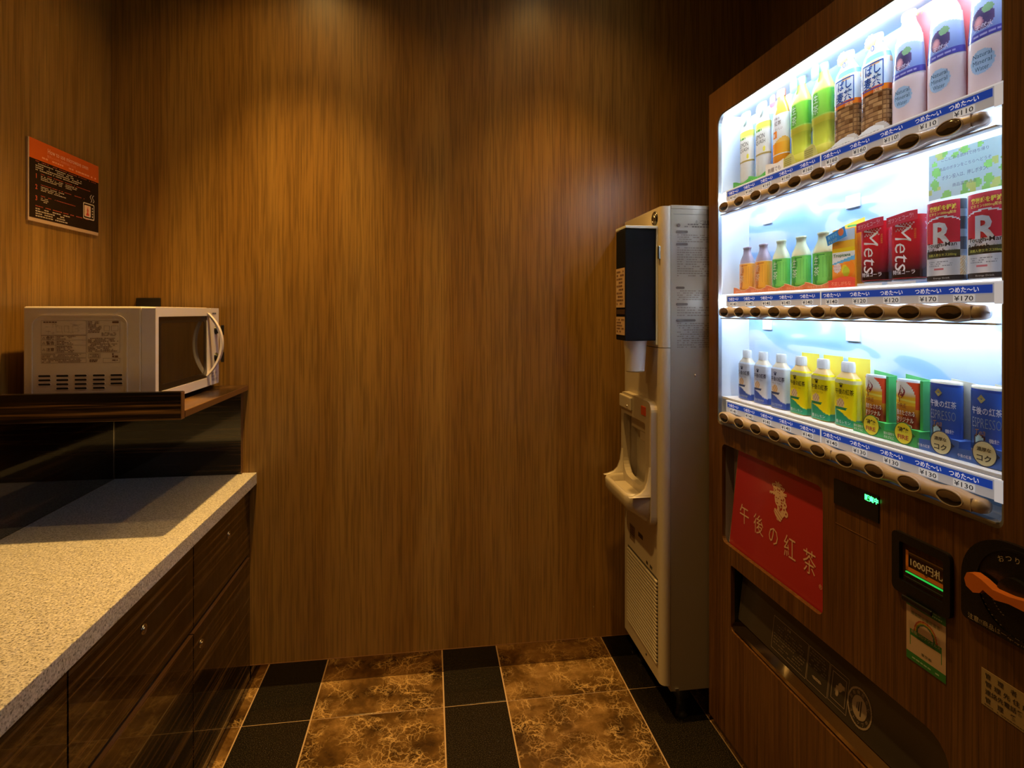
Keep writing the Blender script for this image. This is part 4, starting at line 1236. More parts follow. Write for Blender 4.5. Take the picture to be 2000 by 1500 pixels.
# ------------------------------------------------------------------ drink samples
BASE = [1.4875 + 0.0507, 1.199 + 0.0507, 0.910 + 0.0507]
def slot(row, i, w_=0.049):
    return mloc(0.120 + 0.0758 * i, w_, BASE[row])
def se(a, r, n):
    ca, sa = math.cos(a), math.sin(a)
    f = (abs(ca) ** n + abs(sa) ** n) ** (-1.0 / n)
    return r * f * sa, -r * f * ca
def wrap(r, n, off=0.0005, rfn=None):
    """place(x,z) onto the bottle surface"""
    def P(x, z):
        rad = (rfn(z) if rfn else r)
        a = x / rad + 0.14          # printed fronts are turned a touch towards the coin side
        px, py = se(a, rad, n)
        k = 1 + off / rad
        return (px * k, py * k, z)
    return P
def label(parent, r, n, z0, z1, art, rng=2.3, nx=46, nz=40, rfn=None, name='label', off=0.0004, mat='vc'):
    g = G(); pl = wrap(r, n, off, rfn)
    g.grid(lambda s_, t_: pl((s_ * 2 - 1) * rng * (rfn(z0 + (z1 - z0) * t_) if rfn else r), z0 + (z1 - z0) * t_), nx, nz, colfn=lambda s_, t_: art((s_ * 2 - 1) * rng, t_), sm=True)
    return g.obj(name, mat, parent)
def body(parent, prof, n=2.0, colfn=None, name='body', mat='vc', segs=32):
    g = G(); g.lathe(prof, n=n, segs=segs)
    if colfn:
        for k, f in enumerate(g.f):
            z = sum(g.v[q][2] for q in f) / len(f); g.c[k] = colfn(z)
    return g.obj(name, mat, parent)
def cap(parent, z, r=0.0125, h=0.016, col=WHITE, mat='vc'):
    g = G(); g.lathe([(z, r), (z + h * 0.85, r), (z + h, r * 0.93)], segs=24, col=col)
    for k in range(24):
        a = 2 * PI * k / 24
        x, y = r * math.cos(a), r * math.sin(a)
        g.box(x - 0.0004, x + 0.0004, y - 0.0004, y + 0.0004, z + 0.001, z + h * 0.8, col=col)
    return g.obj('cap', mat, parent)
def stand(parent, w_, h_, col, y=-0.031, wave=0.006, txt=None, tcol=WHITE, flip=1, col2=None, x0=None):
    g = G(); n_ = 14; xa = -w_ / 2 if x0 is None else x0
    top = [(xa + w_ * i / n_, h_ + wave * math.cos(PI * (i / n_) * 1.6) * flip) for i in range(n_ + 1)]
    out = [(xa, 0.0005)] + [(xa + w_, 0.0005)] + top[::-1]
    g.poly(out, y, y + 0.0012, col=col)
    if col2: 
        for i in range(n_):
            g.add([(top[i][0], y - 0.0003, top[i][1] - 0.0012), (top[i + 1][0], y - 0.0003, top[i + 1][1] - 0.0012), (top[i + 1][0], y - 0.0003, top[i + 1][1]), (top[i][0], y - 0.0003, top[i][1])], [(0, 1, 2, 3)], col=col2)
    s_ = g.obj('stand_card', 'vcm', parent)
    if txt:
        g = G(); g.text(txt, front(y - 0.0005), width=w_ * 0.72, height=h_ * 0.42, cx=xa + w_ / 2, cy=h_ * 0.45, col=tcol)
        g.obj('lettering', 'vcm', s_)
    return s_
def make(name, row, i, lab, cat, group=None):
    o = thing(name, lab, cat, slot(row, i), ROTM, group)
    o.scale = (1.08, 0.48, 1.0)      # the samples are shallow half-depth shells
    return o
def copies(proto, row, items):
    for (i, lab) in items: dup(proto, slot(row, i), ROTM, lab)
def lettering(parent, items, place, mat='vc'):
    g = G()
    for it in items:
        g.text(it[0], place, cx=it[1], cy=it[2], width=it[3], height=it[4], col=it[5], bold=it[6] if len(it) > 6 else 0.0, rot=it[7] if len(it) > 7 else 0.0, slant=it[8] if len(it) > 8 else 0.0)
    return g.obj('lettering', mat, parent)
CLEAR = C('dbe6ee')

# --- lemon soda (top 0,1)
r = 0.0265
root = make('lemon_soda_bottle', 0, 0, 'yellow-topped white lemon soda bottle, farthest in the top row', 'bottle', 'lemon soda bottles in the top row')
body(root, [(0, 0.024), (0.004, r), (0.07, r), (0.145, r), (0.165, 0.022), (0.182, 0.0135), (0.190, 0.0125)], colfn=lambda z: C('e6eef4') if z < 0.15 else C('eff4f0'))
def art(a, t):
    if t > 0.84: return C('e9ee6a')
    if t > 0.74: return mixc(C('f3f4e2'), C('e9ee6a'), (t - 0.74) / 0.1)
    if t < 0.04: return C('b0a060')
    if t < 0.07: return C('f0f0e0')
    if (a - 0.55) ** 2 * 0.5 + (t - 0.16) ** 2 * 3 < 0.02: return C('e8e25a')
    return C('f1f3ee')
lb = label(root, r, 2, 0.068, 0.152, art)
g = G(); g.lines(wrap(r, 2, 0.0011), -0.016, 0.006, 0.128, 0.137, 1, C('5fa83a'), ragged=0, seed=140, gap=0.6); g.obj('script', 'vc', lb)
lettering(lb, [('Kirin', -0.004, 0.133, 0.020, 0.009, C('6fae3a'), 0.03, 0.1), ('LEMON', -0.002, 0.116, 0.036, 0.012, C('3a4146')), ('SQUASH', -0.001, 0.101, 0.038, 0.012, C('3a4146')), ('Mitsuya no Lemon', -0.002, 0.089, 0.028, 0.003, C('8a8f70'))][1:3] + [('World', -0.004, 0.133, 0.020, 0.009, C('6fae3a'), 0.03, 0.1)][:0], wrap(r, 2, 0.0011))
cap(root, 0.190, 0.0132, 0.017)
g = G(); g.T = Matrix.Translation((0.003, -0.0275, 0.186))
g.plate(ell(0, 0, 0.014, 0.016, 26), [ell(0, 0, 0.0128, 0.0148, 26)], -0.001, 0, col=C('7fb98a'))
g.plate(ell(0, 0, 0.0128, 0.0148, 26), [], -0.0006, 0, col=C('f2faf2'))
g.stencil(front(-0.0012), lambda x, y: C('8fd0a0') if x * x / 0.0118 ** 2 + y * y / 0.0138 ** 2 < 1 else None, -0.012, 0.012, 0.001, 0.014, 12, 8)
g.obj('neck_tag', 'vcm', root)
stand(root, 0.072, 0.017, C('4fb04c'), y=-0.040, wave=0.005, txt='ストレスなく', tcol=C('b8e0a8'))
copies(root, 0, [(1, 'yellow-topped white lemon soda bottle, second from the far end of the top row')])

# --- orange tea (top 2)
root = make('orange_tea_bottle', 0, 2, 'orange tea bottle with red cap and white wrap in the top row', 'bottle')
body(root, [(0, 0.024), (0.004, r), (0.148, r), (0.165, 0.023), (0.185, 0.0135), (0.192, 0.0125)], colfn=lambda z: C('f0b04a') if z > 0.13 else (C('f3f1ee') if z < 0.045 else C('f0a030')))
def art(a, t):
    if t > 0.30: 
        if -0.75 < a < -0.1 and 0.42 < t < 0.60: return C('f08a30')
        return C('f2f0f0') if t > 0.36 + 0.06 * math.sin(a * 2) else C('f5c060')
    if t > 0.02: return mixc(C('f08a18'), C('f8bc40'), (a + 1) / 2)
    return C('f3ece0')
lb = label(root, r, 2, 0.048, 0.148, art)
lettering(lb, [('午後の', -0.004, 0.138, 0.020, 0.006, C('6a4a50')), ('紅茶', 0.000, 0.126, 0.022, 0.011, C('5a3a3a')), ('おいしい', 0.003, 0.112, 0.024, 0.007, C('7a5a50')), ('無糖', -0.013, 0.098, 0.010, 0.010, C('fff4e0'))], wrap(r, 2, 0.0011))
cap(root, 0.192, 0.0138, 0.018, C('ee9a8a'))
g = G(); g.plate(rr(-0.024, -0.003, 0.172, 0.202, 0.008, 4), [], -0.030, -0.029, col=C('d8556a')); g.text('茶葉', front(-0.0304), size=0.008, cx=-0.0135, cy=0.187, col=C('ffe0e0')); g.obj('neck_tag', 'vcm', root)
stand(root, 0.068, 0.030, C('f0ece6'), y=-0.040, wave=0.003, txt='無糖でも', tcol=C('4a3a3a'))

# --- green tea (top 3,4)
root = make('green_tea_bottle', 0, 3, 'large green tea bottle with green label, farther one in the top row', 'bottle', 'large green tea bottles in the top row')
rf = lambda z: 0.0275 if z < 0.15 else 0.0275 - (z - 0.15) * 0.0
body(root, [(0, 0.025), (0.004, 0.0275), (0.03, 0.0275), (0.032, 0.0255), (0.075, 0.0255), (0.078, 0.0275), (0.150, 0.0275), (0.160, 0.025), (0.185, 0.0135), (0.192, 0.0125)], n=3.2,
     colfn=lambda z: C('e9e178') if z > 0.15 else (C('ddd84c') if z > 0.078 else (C('c9cf45') if z > 0.03 else C('e2dc60'))))
def art(a, t):
    c_ = mixc(C('4fae2a'), C('8ed04a'), 0.5 + 0.5 * math.sin(a * 2.2 + 1.2))
    if t < 0.06 or t > 0.96: return C('b8dc60')
    if -0.75 < a < 0.0 and 0.08 < t < 0.95: return mixc(c_, C('2e7a34'), 0.5 if abs(a + 0.38) < 0.25 * math.sin(t * PI) + 0.1 else 0)
    return c_
lb = label(root, 0.0275, 3.2, 0.092, 0.150, art)
lettering(lb, [('生', -0.010, 0.134, 0.013, 0.018, C('f0f8e8'), -0.01), ('茶', -0.010, 0.110, 0.015, 0.020, C('f0f8e8'), -0.01)], wrap(0.0275, 3.2, 0.0011))
cap(root, 0.192, 0.0138, 0.018, C('a8e0b0'))
g = G(); g.plate(rr(-0.020, 0.004, 0.176, 0.212, 0.010, 4), [], -0.029, -0.028, col=C('5cc286')); g.text('生', front(-0.0294), size=0.011, cx=-0.008, cy=0.194, col=C('d8f8e0')); g.obj('neck_tag', 'vcm', root)
g = G()
g.poly([(-0.036, 0.0005), (0.030, 0.0005), (0.030, 0.008), (0.006, 0.010), (-0.002, 0.030), (-0.012, 0.036), (-0.036, 0.028)], -0.040, -0.0388, col=C('c2b860'))
for k in range(5): g.rect(front(-0.0404), -0.033, -0.008, 0.006 + k * 0.0045, 0.008 + k * 0.0045, col=C('8a8440'))
g.obj('stand_card', 'vcm', root)
copies(root, 0, [(4, 'large green tea bottle with green label beside the blue-labelled barley tea')])

# --- roasted tea (top 5,6)
root = make('roasted_tea_bottle', 0, 5, 'brown roasted tea bottle with blue brush lettering, farther one of the pair', 'bottle', 'brown roasted tea bottles in the top row')
rb = 0.030
body(root, [(0, 0.027), (0.004, rb), (0.145, rb), (0.160, 0.026), (0.178, 0.0145), (0.184, 0.0130)], n=2.8, colfn=lambda z: C('e8f0f6') if z > 0.13 else C('d8c0a0'))
rnd = random.Random(3); chk = {}
def art(a, t):
    if t < 0.06 + 0.03 * math.sin(a * 3): return C('f0ece8')
    if t < 0.50:
        k = (int((a + 4) * 3.2), int(t * 17))
        if k not in chk: chk[k] = rnd.random()
        c_ = mixc(C('5a3416'), C('b98b5a'), chk[k])
        fx = ((a + 4) * 3.2) % 1; ft = (t * 17) % 1
        if fx < 0.1 or ft < 0.14: c_ = mixc(c_, C('3c2010'), 0.6)
        return c_
    if t < 0.57: return mixc(C('e8801e'), C('d84a1e'), 0.5 + 0.5 * math.sin(a * 5))
    if t > 0.93: return C('8ac0e8')
    if t > 0.86 and math.sin(a * 4 + 1) > 0.2: return C('f2c9a0')
    return mixc(C('eef3fa'), C('a8cfee'), max(0, math.sin(a * 2.5 + t * 9)) * 0.6)
lb = label(root, rb, 2.8, 0.012, 0.160, art, nx=56, nz=68, rfn=lambda z: rb if z < 0.145 else rb - (z - 0.145) * 0.27)
BL = C('1c4a9c')
pw = wrap(rb, 2.8, 0.0013)
lbl = G()
for (x0, x1, z0, z1) in ((-0.022, 0.022, 0.142, 0.1442), (-0.022, 0.022, 0.0925, 0.0945), (-0.0225, -0.0205, 0.0925, 0.144), (0.0205, 0.0225, 0.0925, 0.144)):
    lbl.rect(pw, x0, x1, z0, z1, nx=8, col=BL)
lbl.text('ばし', pw, width=0.032, height=0.019, bold=0.02, cx=0.001, cy=0.131, col=BL)
lbl.text('麦茶', pw, width=0.036, height=0.023, bold=0.02, cx=0.0, cy=0.107, col=BL)
lbl.text('香', pw, width=0.012, height=0.018, bold=0.01, cx=-0.031, cy=0.118, col=BL)
lbl.text('国産', pw, width=0.016, height=0.007, cx=0.012, cy=0.0885, col=C('ffe9b0'))
lbl.obj('lettering', 'vc', lb)
cap(root, 0.184, 0.0145, 0.018, C('eef4f8'))
g = G(); g.plate([(0.002 + (0.0125 + 0.002 * (k % 2)) * math.cos(2 * PI * k / 24), 0.186 + (0.0125 + 0.002 * (k % 2)) * math.sin(2 * PI * k / 24)) for k in range(24)], [], -0.033, -0.032, col=C('f2e25a'))
g.text('カフェイン', front(-0.0334), width=0.018, height=0.004, cx=0.002, cy=0.190, col=C('6a7a2a')); g.text('ゼロ', front(-0.0334), width=0.010, height=0.0045, cx=-0.005, cy=0.170, col=C('4a5aa0')); g.text('0', front(-0.0334), height=0.012, width=0.009, bold=0.02, cx=0.007, cy=0.171, col=C('3a4aa8')); g.obj('neck_tag', 'vcm', root)
stand(root, 0.074, 0.014, C('eef2f6'), y=-0.041, wave=0.006, txt='香ばしい大麦の', tcol=C('50545a'), flip=-1)
copies(root, 0, [(6, 'brown roasted tea bottle with blue brush lettering beside the water bottles')])

# --- water (top 7,8,9)
root = make('mineral_water_bottle', 0, 7, 'clear mineral water bottle over pink card, next to the brown tea bottles', 'bottle', 'mineral water bottles in the top row')
rwf = lambda z: 0.031 if z < 0.085 else 0.031 - (z - 0.085) * 0.075
body(root, [(0, 0.028), (0.004, 0.031), (0.085, 0.031), (0.150, 0.0262), (0.168, 0.022), (0.186, 0.014), (0.194, 0.0125)], n=2.2, colfn=lambda z: C('f0dfe8') if z < 0.085 else C('eef2fa'))
def art(a, t):
    # t 0..1 over the picture band: purple foot, blue sky, dark wooded hill with a pink flower
    if t < 0.16: return C('4a4aa8')
    if t > 0.80 + 0.06 * math.cos(a * 2): return C('e4ecfa')
    d1 = ((a + 0.15) / 0.62) ** 2 + ((t - 0.45) / 0.25) ** 2
    d2 = ((a + 0.35) / 0.26) ** 2 + ((t - 0.38) / 0.15) ** 2
    d3 = ((a - 0.12) / 0.30) ** 2 + ((t - 0.64) / 0.10) ** 2
    if d2 < 1: return mixc(C('e6a8b0'), C('8a5a78'), d2)
    if d3 < 1: return C('7aa07a')
    if d1 < 1: return mixc(C('3c3358'), C('5a4a78'), d1)
    return mixc(C('6a86d0'), C('b8ccf2'), t)
lb = label(root, 0.031, 2.2, 0.088, 0.158, art, rng=1.6, rfn=rwf, nx=50, nz=44)
pl = wrap(0.031, 2.2, 0.0012, rwf)
lbl = G(); lbl.lines(pl, -0.024, 0.022, 0.090, 0.097, 1, C('a8a8e0'), ragged=0, seed=120)
lbl.text('天然水', pl, width=0.026, height=0.010, slant=0.2, cx=-0.002, cy=0.106, col=C('e0d8f0'))
lbl.stencil(pl, lambda x, y: C('a9cdf2') if ((x + 0.004) / 0.018) ** 2 + ((y - 0.052) / 0.019) ** 2 < 1 else None, -0.024, 0.018, 0.030, 0.074, 26, 26)
pl2 = wrap(0.031, 2.2, 0.0017, rwf)
for k, s_ in enumerate(('Natural', 'Mineral', 'Water')):
    lbl.text(s_, pl2, width=0.027 if k < 2 else 0.020, height=0.0072, cx=-0.004, cy=0.0625 - 0.0105 * k, col=C('42608c'))
lbl.obj('lettering', 'vc', lb)
cap(root, 0.194, 0.0140, 0.014, C('f4f6fa'))
g = G(); g.poly([(-0.020, 0.0005), (0.040, 0.0005), (0.040, 0.213), (-0.020, 0.213)], 0.034, 0.0355, col=C('f0848c')); 
g.text('ミネラル', front(0.0336), width=0.030, height=0.010, cx=0.006, cy=0.206, col=C('f5d24a')); g.obj('back_card', 'vcm', root)
copies(root, 0, [(8, 'clear mineral water bottle over pink card, middle of the three'), (9, 'clear mineral water bottle over pink card, nearest the right frame')])

# --- amber tea (mid 0,1) and green tea small (mid 2,3,4)
def small_tea(name, i, lab, grp, neck, liq, dark, kan, kcol, top):
    root = make(name, 1, i, lab, 'bottle', grp)
    k = 1.0
    body(root, [(0.006, 0.024), (0.010, 0.0265), (0.080, 0.0265), (0.090, 0.024), (0.104, 0.0165), (0.110, 0.0135), (0.1215, 0.0130), (0.122, 0.0148), (0.1265, 0.0148), (0.127, 0.011)], n=2.6, colfn=lambda z: neck if z > 0.08 else liq)
    def art(a, t):
        c_ = mixc(liq, top, 0.5 + 0.5 * math.sin(a * 2.0 + 0.6))
        if t > 0.965: return mixc(c_, WHITE, 0.5)
        if t > 0.90 and abs(a - 0.1) < 0.35 and t < 0.935: return dark
        d_ = abs(a + 0.36 + 0.12 * math.sin(t * 5))
        if d_ < 0.34 * math.sin(min(1, t * 1.05) * PI) ** 0.6: return mixc(c_, dark, 0.75)
        for q in (0.35, 0.62, 0.95):
            if abs(a - q) < 0.03 and 0.2 < t < 0.85: return mixc(c_, dark, 0.25)
        return c_
    lb = label(root, 0.0265, 2.6, 0.012, 0.082, art)
    lettering(lb, [(kan[0], -0.0095, 0.064, 0.012, 0.019, kcol, -0.005, 0, 0.15), (kan[1], -0.0085, 0.040, 0.015, 0.020, kcol, -0.005, 0, 0.1)], wrap(0.0265, 2.6, 0.0012))
    stand(root, 0.073, 0.0135, C('d8743c'), y=-0.036, wave=0.0045, txt='国産茶葉の香り', tcol=C('f0b088'), col2=C('f2d2a0'))
    return root
p_ = small_tea('amber_tea_bottle', 0, 'small amber tea bottle at the far left end of the middle row', 'amber tea bottles in the middle row', C('b7a4b4'), C('e2902e'), C('b0602a'), ('麦', '茶'), C('f6d8b0'), C('f2b040'))
copies(p_, 1, [(1, 'small amber tea bottle next to the first green one in the middle row')])
p_ = small_tea('small_green_tea_bottle', 2, 'small bright green tea bottle beside the amber bottles', 'small green tea bottles in the middle row', C('e3e8c0'), C('55bf4a'), C('2a8a44'), ('生', '茶'), C('e8f8e0'), C('82d868'))
copies(p_, 1, [(3, 'small bright green tea bottle, middle of the three green ones'), (4, 'small bright green tea bottle beside the yellow juice pack')])

# --- juice pack (mid 5)
root = make('juice_pack', 1, 5, 'yellow and orange fruit juice pack with blue banner in the middle row', 'juice pack')
g = G(); g.box(-0.032, 0.032, -0.024, 0.020, 0.001, 0.124, bev=0.004, col=C('f4a028')); g.obj('body', 'vc', root)
def art(s_, t):
    x, y = s_ * 2 - 1, t
    if y > 0.80: return C('dfeef8') if x > -0.2 or y < 0.86 else C('f8f0a0')
    if y > 0.68: return mixc(C('f6a52a'), C('f8d24a'), (x + 1) / 2)
    if y > 0.60: return C('f8e02c')
    if y > 0.47 + 0.06 * x: return C('eef6fa')
    if y > 0.42 + 0.03 * x: return C('6ab8ea')
    if ((x + 0.55) / 0.35) ** 2 + ((y - 0.33) / 0.09) ** 2 < 1: return C('f3e2e4')
    if ((x - 0.25) / 0.3) ** 2 + ((y - 0.25) / 0.09) ** 2 < 1: return C('c6d23a')
    if ((x - 0.1) / 0.28) ** 2 + ((y - 0.30) / 0.08) ** 2 < 1: return C('f2d83a')
    if ((x - 0.5) / 0.5) ** 2 + ((y - 0.30) / 0.14) ** 2 < 1: return C('f58a2a')
    return C('f39a3c')
g = G(); g.grid(lambda s_, t: (-0.030 + 0.060 * s_, -0.0246, 0.004 + 0.117 * t), 40, 56, colfn=art); lb = g.obj('label', 'vc', root)
g = G(); Pj = front(-0.0250); g.text('Tropicana', Pj, width=0.046, height=0.0085, bold=0.02, cx=-0.004, cy=0.0675, col=C('1e7a48'))
g.text('オレンジ', Pj, width=0.022, height=0.005, cx=-0.014, cy=0.046, col=C('c05a70')); g.text('ビタミンC', Pj, width=0.022, height=0.004, cx=-0.014, cy=0.039, col=C('c05a70'))
g.obj('lettering', 'vc', lb)
g = G()
g.T = Matrix.Translation((-0.008, -0.030, 0.112)) @ Matrix.Rotation(R(-16), 4, 'Y')
g.box(-0.036, 0.018, -0.0006, 0.0006, -0.011, 0.011, col=C('2a8fd0'))
g.text('爽やかな', front(-0.0010), width=0.026, height=0.0085, cx=-0.018, cy=0.004, col=C('a8e8f0')); g.text('オレンジ', front(-0.0010), width=0.024, height=0.0065, cx=-0.020, cy=-0.006, col=C('f2e45a'))
g.plate(ell(0.006, 0.003, 0.0075, 0.008, 18), [], -0.0012, -0.0006, col=C('f0763a'))
g.obj('banner', 'vcm', root)
g = G(); g.poly([(-0.030, 0.10), (0.030, 0.10), (0.030, 0.143), (-0.022, 0.134)], 0.022, 0.0232, col=C('f6ee5a')); g.box(-0.014, 0.010, 0.0212, 0.022, 0.120, 0.132, col=C('5cc070')); g.obj('back_card', 'vcm', root)
s_ = stand(root, 0.073, 0.020, C('e2482a'), y=-0.036, wave=0.0035, txt='不足しがちな', tcol=C('ffb08a'), flip=-1)

# --- red cola pack (mid 6,7)
root = make('red_cola_bottle', 1, 6, 'red and black cola sample with sideways white lettering beside the juice pack', 'cola sample', 'red cola samples in the middle row')
rc_ = 0.029
body(root, [(0.008, 0.027), (0.011, rc_), (0.112, rc_), (0.124, rc_ + 0.001)], n=3.4, colfn=lambda z: mixc(C('2a0e16'), C('c8222c'), (z - 0.015) / 0.06))
def art(a, t):
    c_ = mixc(C('1e1018'), C('cf1f2e'), (t - 0.10) / 0.55)
    if t > 0.78 and (math.sin(a * 30) * math.sin(t * 90)) > 0.6: c_ = mixc(c_, WHITE, 0.5)
    return c_
lb = label(root, rc_, 3.4, 0.012, 0.122, art)
lettering(lb, [('Mets', -0.003, 0.066, 0.084, 0.030, C('f2f4f8'), -0.005, R(-90), 0.2), ('特保コーラ', -0.002, 0.0225, 0.040, 0.0085, C('d8d4d8'), 0.01), ('特定保健用', 0.018, 0.090, 0.018, 0.0035, C('e8a84a'), 0.0, R(-90))], wrap(rc_, 3.4, 0.0012))
g = G(); pk = lambda x, z: (x, -0.033 + 0.10 * abs(x) ** 1.5, z)
for i in range(12):
    xa, xb = -0.032 + 0.064 * i / 12, -0.032 + 0.064 * (i + 1) / 12
    zz = lambda x: 0.004 * math.sin((x + 0.03) * 40)
    za, zb = 0.108 + 0.10 * (xa + 0.03), 0.108 + 0.10 * (xb + 0.03)
    ta, tb = 0.126 + 0.12 * (min(xa, 0.012) + 0.03), 0.126 + 0.12 * (min(xb, 0.012) + 0.03)
    g.add([pk(xa, za), pk(xb, zb), pk(xb, tb), pk(xa, ta)], [(0, 1, 2, 3)], col=C('d8283c'))
g.text('ガツンとコーラ!', lambda x, z: tuple(Vector(pk(x, z)) - Vector((0, 0.0006, 0))), width=0.052, height=0.0085, cx=-0.002, cy=0.1205, rot=R(6), col=C('f4d0d4'))
g.obj('header_card', 'vcm', root)
stand(root, 0.058, 0.006, C('dfe4ec'), y=-0.034, wave=0.0005)
copies(root, 1, [(7, 'red and black cola sample with sideways white lettering beside the silver cans')])

# --- red and silver energy can (mid 8,9)
root = make('energy_drink_can', 1, 8, 'tall red and silver energy drink can with big R, beside the red cola', 'can', 'red and silver energy drink cans in the middle row')
rt = 0.031
body(root, [(0.001, 0.029), (0.004, rt), (0.118, rt), (0.121, 0.0295)], n=2.3, colfn=lambda z: C('c8ccd4'))
def art(a, t):
    if t < 0.055: return C('2c2f34')
    if abs(a) > 1.0:
        if a < -1.0: return C('e6e2d8')
        if t < 0.30: return C('e9c79a') if (t * 40 + a * 4) % 1 > 0.4 else C('f3ecd8')
        return C('3c4654') if (t * 60) % 1 > 0.35 else C('8a94a2')
    top = 0.76 - 0.06 * a * a
    if t > top + 0.05: return C('d0384a')
    if t > top + 0.03: return C('eef0f4')
    if t > 0.42: return C('c8303e') if t > 0.47 + 0.0 else C('d4d8de')
    if 0.37 > t > 0.29 + 0.01 * a: return C('3a4230')
    if 0.29 > t > 0.275: return C('1e2024')
    return mixc(C('b8bcc6'), C('eceef2'), 0.5 + 0.5 * math.cos(a * 5))
lb = label(root, rt, 2.3, 0.003, 0.136, art, nx=60, nz=64)
pr_ = wrap(rt, 2.3, 0.0013)
lbl = G()
lbl.text('R', pr_, width=0.032, height=0.042, bold=0.03, cx=0.002, cy=0.080, col=C('d4d8e0'))
lbl.text('Tough-Man', pr_, width=0.050, height=0.0095, bold=0.015, cx=-0.001, cy=0.0620, col=C('23262c'))
lbl.text('Refresh', pr_, width=0.034, height=0.0085, bold=0.015, cx=-0.010, cy=0.0525, col=C('23262c')); lbl.text('タフマン', pr_, width=0.014, height=0.004, cx=0.018, cy=0.0525, col=C('23262c'))
lbl.text('高麗人参エキス200mg', pr_, width=0.046, height=0.0055, cx=0.0, cy=0.0455, col=C('c8c860'))
lbl.text('疲労感を軽減', pr_, width=0.044, height=0.0095, bold=0.03, cx=0.001, cy=0.1245, col=C('f8dc5a'))
lbl.text('ビタミン1000mg配合', pr_, width=0.044, height=0.006, bold=0.02, cx=0.001, cy=0.1155, col=C('f8e07a'))
lbl.text('Sakura', pr_, width=0.014, height=0.0035, cx=-0.006, cy=0.022, col=C('c83a4a')) if False else None
lbl.lines(pr_, -0.022, 0.022, 0.026, 0.036, 3, C('8a8e98'), ragged=0.3, seed=130)
lbl.rect(pr_, -0.012, 0.004, 0.0205, 0.0235, nx=3, col=C('c8707a'))
lbl.text('Energy Drink', pr_, width=0.026, height=0.0032, cx=0.0, cy=0.0065, col=C('c0c4c8'))
lbl.obj('lettering', 'vc', lb)
copies(root, 1, [(9, 'tall red and silver energy drink can with big R, nearest the right frame')])

# --- square tea bottles (bottom 0..5)
def square_tea(name, i, lab, grp, base, neckc, foot, line, kcol, footcol, foottxt, back):
    root = make(name, 2, i, lab, 'bottle', grp)
    rq = 0.0270; n = 4.0
    body(root, [(0.001, 0.025), (0.004, rq), (0.094, rq), (0.102, 0.0245), (0.110, 0.0165), (0.114, 0.0150)], n=n, colfn=lambda z: base if z < 0.1 else neckc)
    def art(a, t):
        wv_ = 0.24 + 0.10 * math.cos((a + 0.9) * 1.7) if a < 0.95 else 0.16
        if t < wv_: return foot
        if t < wv_ + 0.015: return mixc(foot, base, 0.6)
        if 0.355 < t < 0.405 and -0.85 < a < 0.15 + (t - 0.355) * 2: return footcol
        if ((a + 0.35) / 0.36) ** 2 + ((t - 0.48) / 0.11) ** 2 < 1:
            return mixc(C('f0dcc0') if base[2] > 0.3 else C('e8d8b0'), C('b88a58'), 0.5 + 0.5 * math.sin(a * 25) * math.sin(t * 60))
        if t > 0.93: return mixc(base, WHITE, 0.4)
        return base
    lb = label(root, rq, n, 0.002, 0.098, art, nx=52, nz=52)
    pq = wrap(rq, n, 0.0012)
    lettering(lb, [('午後の紅茶', -0.001, 0.0735, 0.042, 0.0120, kcol, 0.01), ('♛', -0.008, 0.0865, 0.011, 0.0095, kcol, 0.01), ('MILK TEA' if back is None else 'LEMON TEA', -0.004, 0.0625, 0.028, 0.0045, mixc(kcol, base, 0.45)),
                   (foottxt, -0.003, 0.0105, 0.034, 0.0065, C('d6e2ee'), 0.0)], pq)
    cap(root, 0.114, 0.0165, 0.021, C('f2f4f6'))
    if back:
        g = G(); g.box(-0.018, 0.038, 0.032, 0.0335, 0.001, 0.143, col=back); g.obj('back_card', 'vcm', root)
    return root
p_ = square_tea('milk_tea_bottle', 0, 'white milk tea bottle with navy foot, far left of the bottom row', 'milk tea bottles in the bottom row', C('dfe6f4'), C('e6d6bc'), C('3450a8'), C('e8e8e8'), C('2c3a5a'), C('3a4a78'), 'ミルクまろやか', None)
copies(p_, 2, [(1, 'white milk tea bottle with navy foot, middle of the three'), (2, 'white milk tea bottle with navy foot beside the yellow bottles')])
p_ = square_tea('lemon_tea_bottle', 3, 'yellow lemon tea bottle beside the white milk tea bottles', 'lemon tea bottles in the bottom row', C('f4e012'), C('f0c888'), C('22966a'), C('f6f090'), C('3c3818'), C('1f7a4a'), '香るレモン', C('f6e95a'))
copies(p_, 2, [(4, 'yellow lemon tea bottle, middle of the three yellow ones'), (5, 'yellow lemon tea bottle beside the orange coffee cans')])

